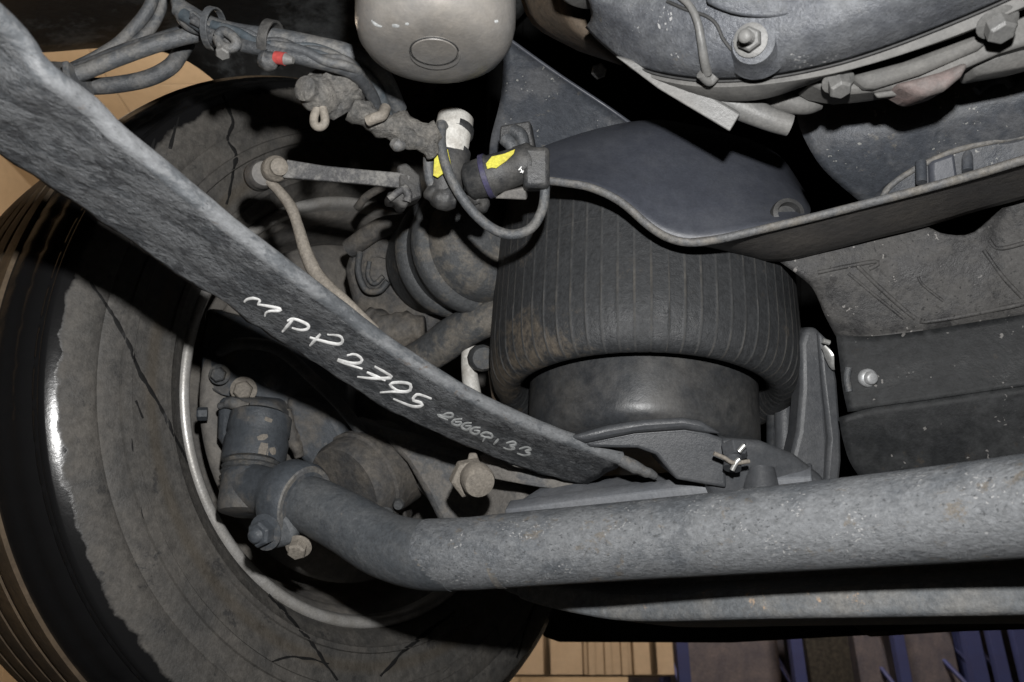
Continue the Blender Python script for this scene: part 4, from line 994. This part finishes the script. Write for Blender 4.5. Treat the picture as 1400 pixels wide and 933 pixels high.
# ================================================================== SENSOR CONNECTORS
cs = thing('sensor_connector', 'black connector with yellow mark on a white collar', 'connector', P(620, 250, .69))
d1 = (P(606, 250, .68) - P(622, 165, .70)).normalized()
lathe('collar', P(622, 168, .70), d1, [(.014, -.006), (.0162, -.004), (.0162, .010), (.0158, .012), (.0158, .032), (.0145, .034)], 'connector_white', cs, seg=32)
lathe('collar_band', P(622, 174, .70), d1, [(.0164, .0), (.0172, .001), (.0172, .007), (.0164, .008)], 'plastic_black', cs, seg=32)
lathe('body', P(617, 205, .695), d1, [(.0145, .0), (.0175, .002), (.0175, .030), (.016, .034), (.014, .046), (.009, .050)], 'plastic_black', cs, seg=30)
lumps('latch', PX([(590, 255, .678), (605, 268, .676), (625, 274, .676)]), [.008, .011, .007], 'plastic_black', cs, 11, .3)
lumps('grip', PX([(588, 215, .685), (594, 240, .68), (600, 262, .678)]), [.006, .009, .008], 'plastic_black', cs, 12, .3)
bpy.context.view_layer.update()
stree = surf_tree([o for o in cs.children])
plate('yellow_mark', [(594, 209, .664), (612, 204, .664), (617, 228, .662), (598, 243, .662), (592, 240, .664)], 'label_yellow', cs, thick=.002, bevel=.0004)
c2 = thing('sensor_plug', 'black plug with yellow dab beside the frame bracket', 'connector', P(690, 260, .68))
d2 = (P(735, 222, .67) - P(655, 248, .68)).normalized()
lathe('body', P(655, 245, .678), d2, [(.012, -.012), (.0165, -.008), (.0170, .004), (.0185, .006), (.0185, .010), (.0168, .012), (.0158, .034), (.0165, .036), (.0165, .048), (.012, .052)], 'plastic_black', c2, seg=30)
lathe('seal_ring', P(655, 245, .678), d2, [(.0172, .0045), (.0192, .0052), (.0192, .0095), (.0172, .0102)], 'seal_purple', c2, seg=30)
plate('yellow_dab', [(664, 224, .658), (672, 214, .658), (690, 210, .656), (704, 204, .655), (702, 210, .654), (692, 220, .655), (682, 227, .656), (678, 230, .656), (672, 229, .657), (666, 231, .657)], 'label_yellow', c2, thick=.0015, bevel=.0003)
for i, (a, b) in enumerate((((709, 233), (713, 228)), ((711, 236), (716, 234)), ((712, 231), (715, 237)))):
    tube('print', [P(*a, .6535), P(*b, .6535)], .0005, 'print_white', c2, seg=6)
block('elbow', P(733, 232, .665), CR, CU, CF, .022, .034, .022, 'plastic_black', c2, bevel=.004)
plate('lower_tab', [(675, 272, .68), (690, 262, .675), (718, 256, .672), (720, 274, .675)], 'ball_grey', c2, thick=.008)
lumps('root', PX([(640, 262, .685), (655, 275, .69), (640, 282, .69)]), [.008, .011, .006], 'plastic_black', c2, 14, .25)
plate('clip', [(684, 172, .695), (724, 165, .69), (730, 200, .69), (716, 212, .69), (694, 206, .695), (682, 190, .695)], 'plastic_black', c2, thick=.015)
tube('clip_leaf', PX([(700, 178, .686), (712, 186, .684), (716, 205, .684)]), .006, 'hose_black', c2, seg=12)
tube('clip_leaf', PX([(690, 190, .686), (700, 200, .684), (702, 212, .684)]), .006, 'hose_grey', c2, seg=12)
lp = tube('sensor_cable', PX([(604, 168, .672), (603, 195, .665), (610, 228, .66), (624, 258, .66), (645, 288, .662), (672, 312, .665), (700, 321, .668), (726, 312, .668), (741, 288, .668), (745, 262, .668), (743, 248, .67)]), .0043, 'hose_grey', None, seg=14, n=70)
own(lp, 'grey sensor cable looping down in front of the air spring', 'cable')
lp2 = tube('sensor_cable', PX([(607, 170, .68), (594, 188, .674), (586, 215, .672), (588, 245, .674), (596, 262, .676)]), .0046, 'hose_grey', None, seg=14, n=30)
own(lp2, 'short grey sensor cable hugging the white collared connector', 'cable')

# ================================================================== BRAKE CHAMBER
bc = thing('brake_chamber', 'dusty dark brake chamber with clamp rings left of the air spring', 'brake chamber', P(590, 420, .93))
bd = (CR * .50 + CU * .12 - CF * .70).normalized()
lathe('rear_shell', P(645, 340, .90), bd, [(.045, -.105), (.058, -.10), (.064, -.085), (.067, -.055), (.071, -.050), (.074, -.044), (.074, -.036), (.071, -.030), (.068, -.028), (.071, -.010), (.075, -.006), (.0765, .000), (.0765, .010), (.074, .014), (.066, .018), (.064, .030), (.058, .045), (.04, .055)], 'brake_bellows', bc, seg=70)
plate('mount', [(486, 312, .97), (528, 300, .96), (560, 318, .95), (590, 380, .94), (612, 425, .94), (590, 462, .95), (530, 452, .96), (482, 420, .97), (470, 370, .98)], 'brake_dark', bc, ext=CF * .06, bevel=.010, segs=3)
tube('cast_ridge', PX([(492, 345, .955), (490, 372, .95), (500, 396, .948), (518, 398, .945), (530, 385, .942)]), .004, 'brake_bellows', bc, seg=8)
tube('cast_ridge', PX([(505, 358, .95), (503, 378, .947), (512, 388, .945), (524, 378, .943)]), .003, 'brake_bellows', bc, seg=8)
lathe('boss', P(516, 375, .955), -CF, [(.022, -.01), (.020, .002), (.012, .006), (.001, .007)], 'brake_dark', bc, seg=24)
tube('clamp_bar', PX([(478, 340, .97), (520, 312, .95), (556, 306, .94)]), .012, 'brake_dark', bc, seg=14)
lumps('dirt', PX([(500, 440, .95), (540, 452, .94), (580, 448, .935)]), [.015, .022, .014], 'brake_dark', bc, 21, .25)
tube('air_hose', PX([(488, 285, .98), (500, 270, .97), (520, 258, .96), (540, 252, .95)]), .005, 'brake_dark', bc, seg=10)
sa = thing('radius_arm', 'grey dusty arm beneath the brake chamber, behind the leaf', 'arm', P(610, 480, .90))
tube('arm', PX([(545, 505, .94), (585, 484, .92), (625, 456, .90), (660, 438, .885), (690, 430, .88)]), [.017, .019, .020, .019, .017], 'brake_bellows', sa, seg=20, flat=1.2)
tube('bright_pin', PX([(632, 400, .90), (640, 450, .90), (641, 500, .895), (646, 540, .89)]), [.006, .008, .008, .010], 'connector_white', sa, seg=16)
lathe('nut', P(660, 490, .87), -CF + CR * .2, [(.012, -.02), (.015, -.016), (.015, .0), (.012, .006), (.002, .007)], 'brake_bellows', sa, seg=12)
tube('stem', PX([(676, 500, .88), (684, 560, .88)]), .008, 'rust_patch', sa, seg=12)
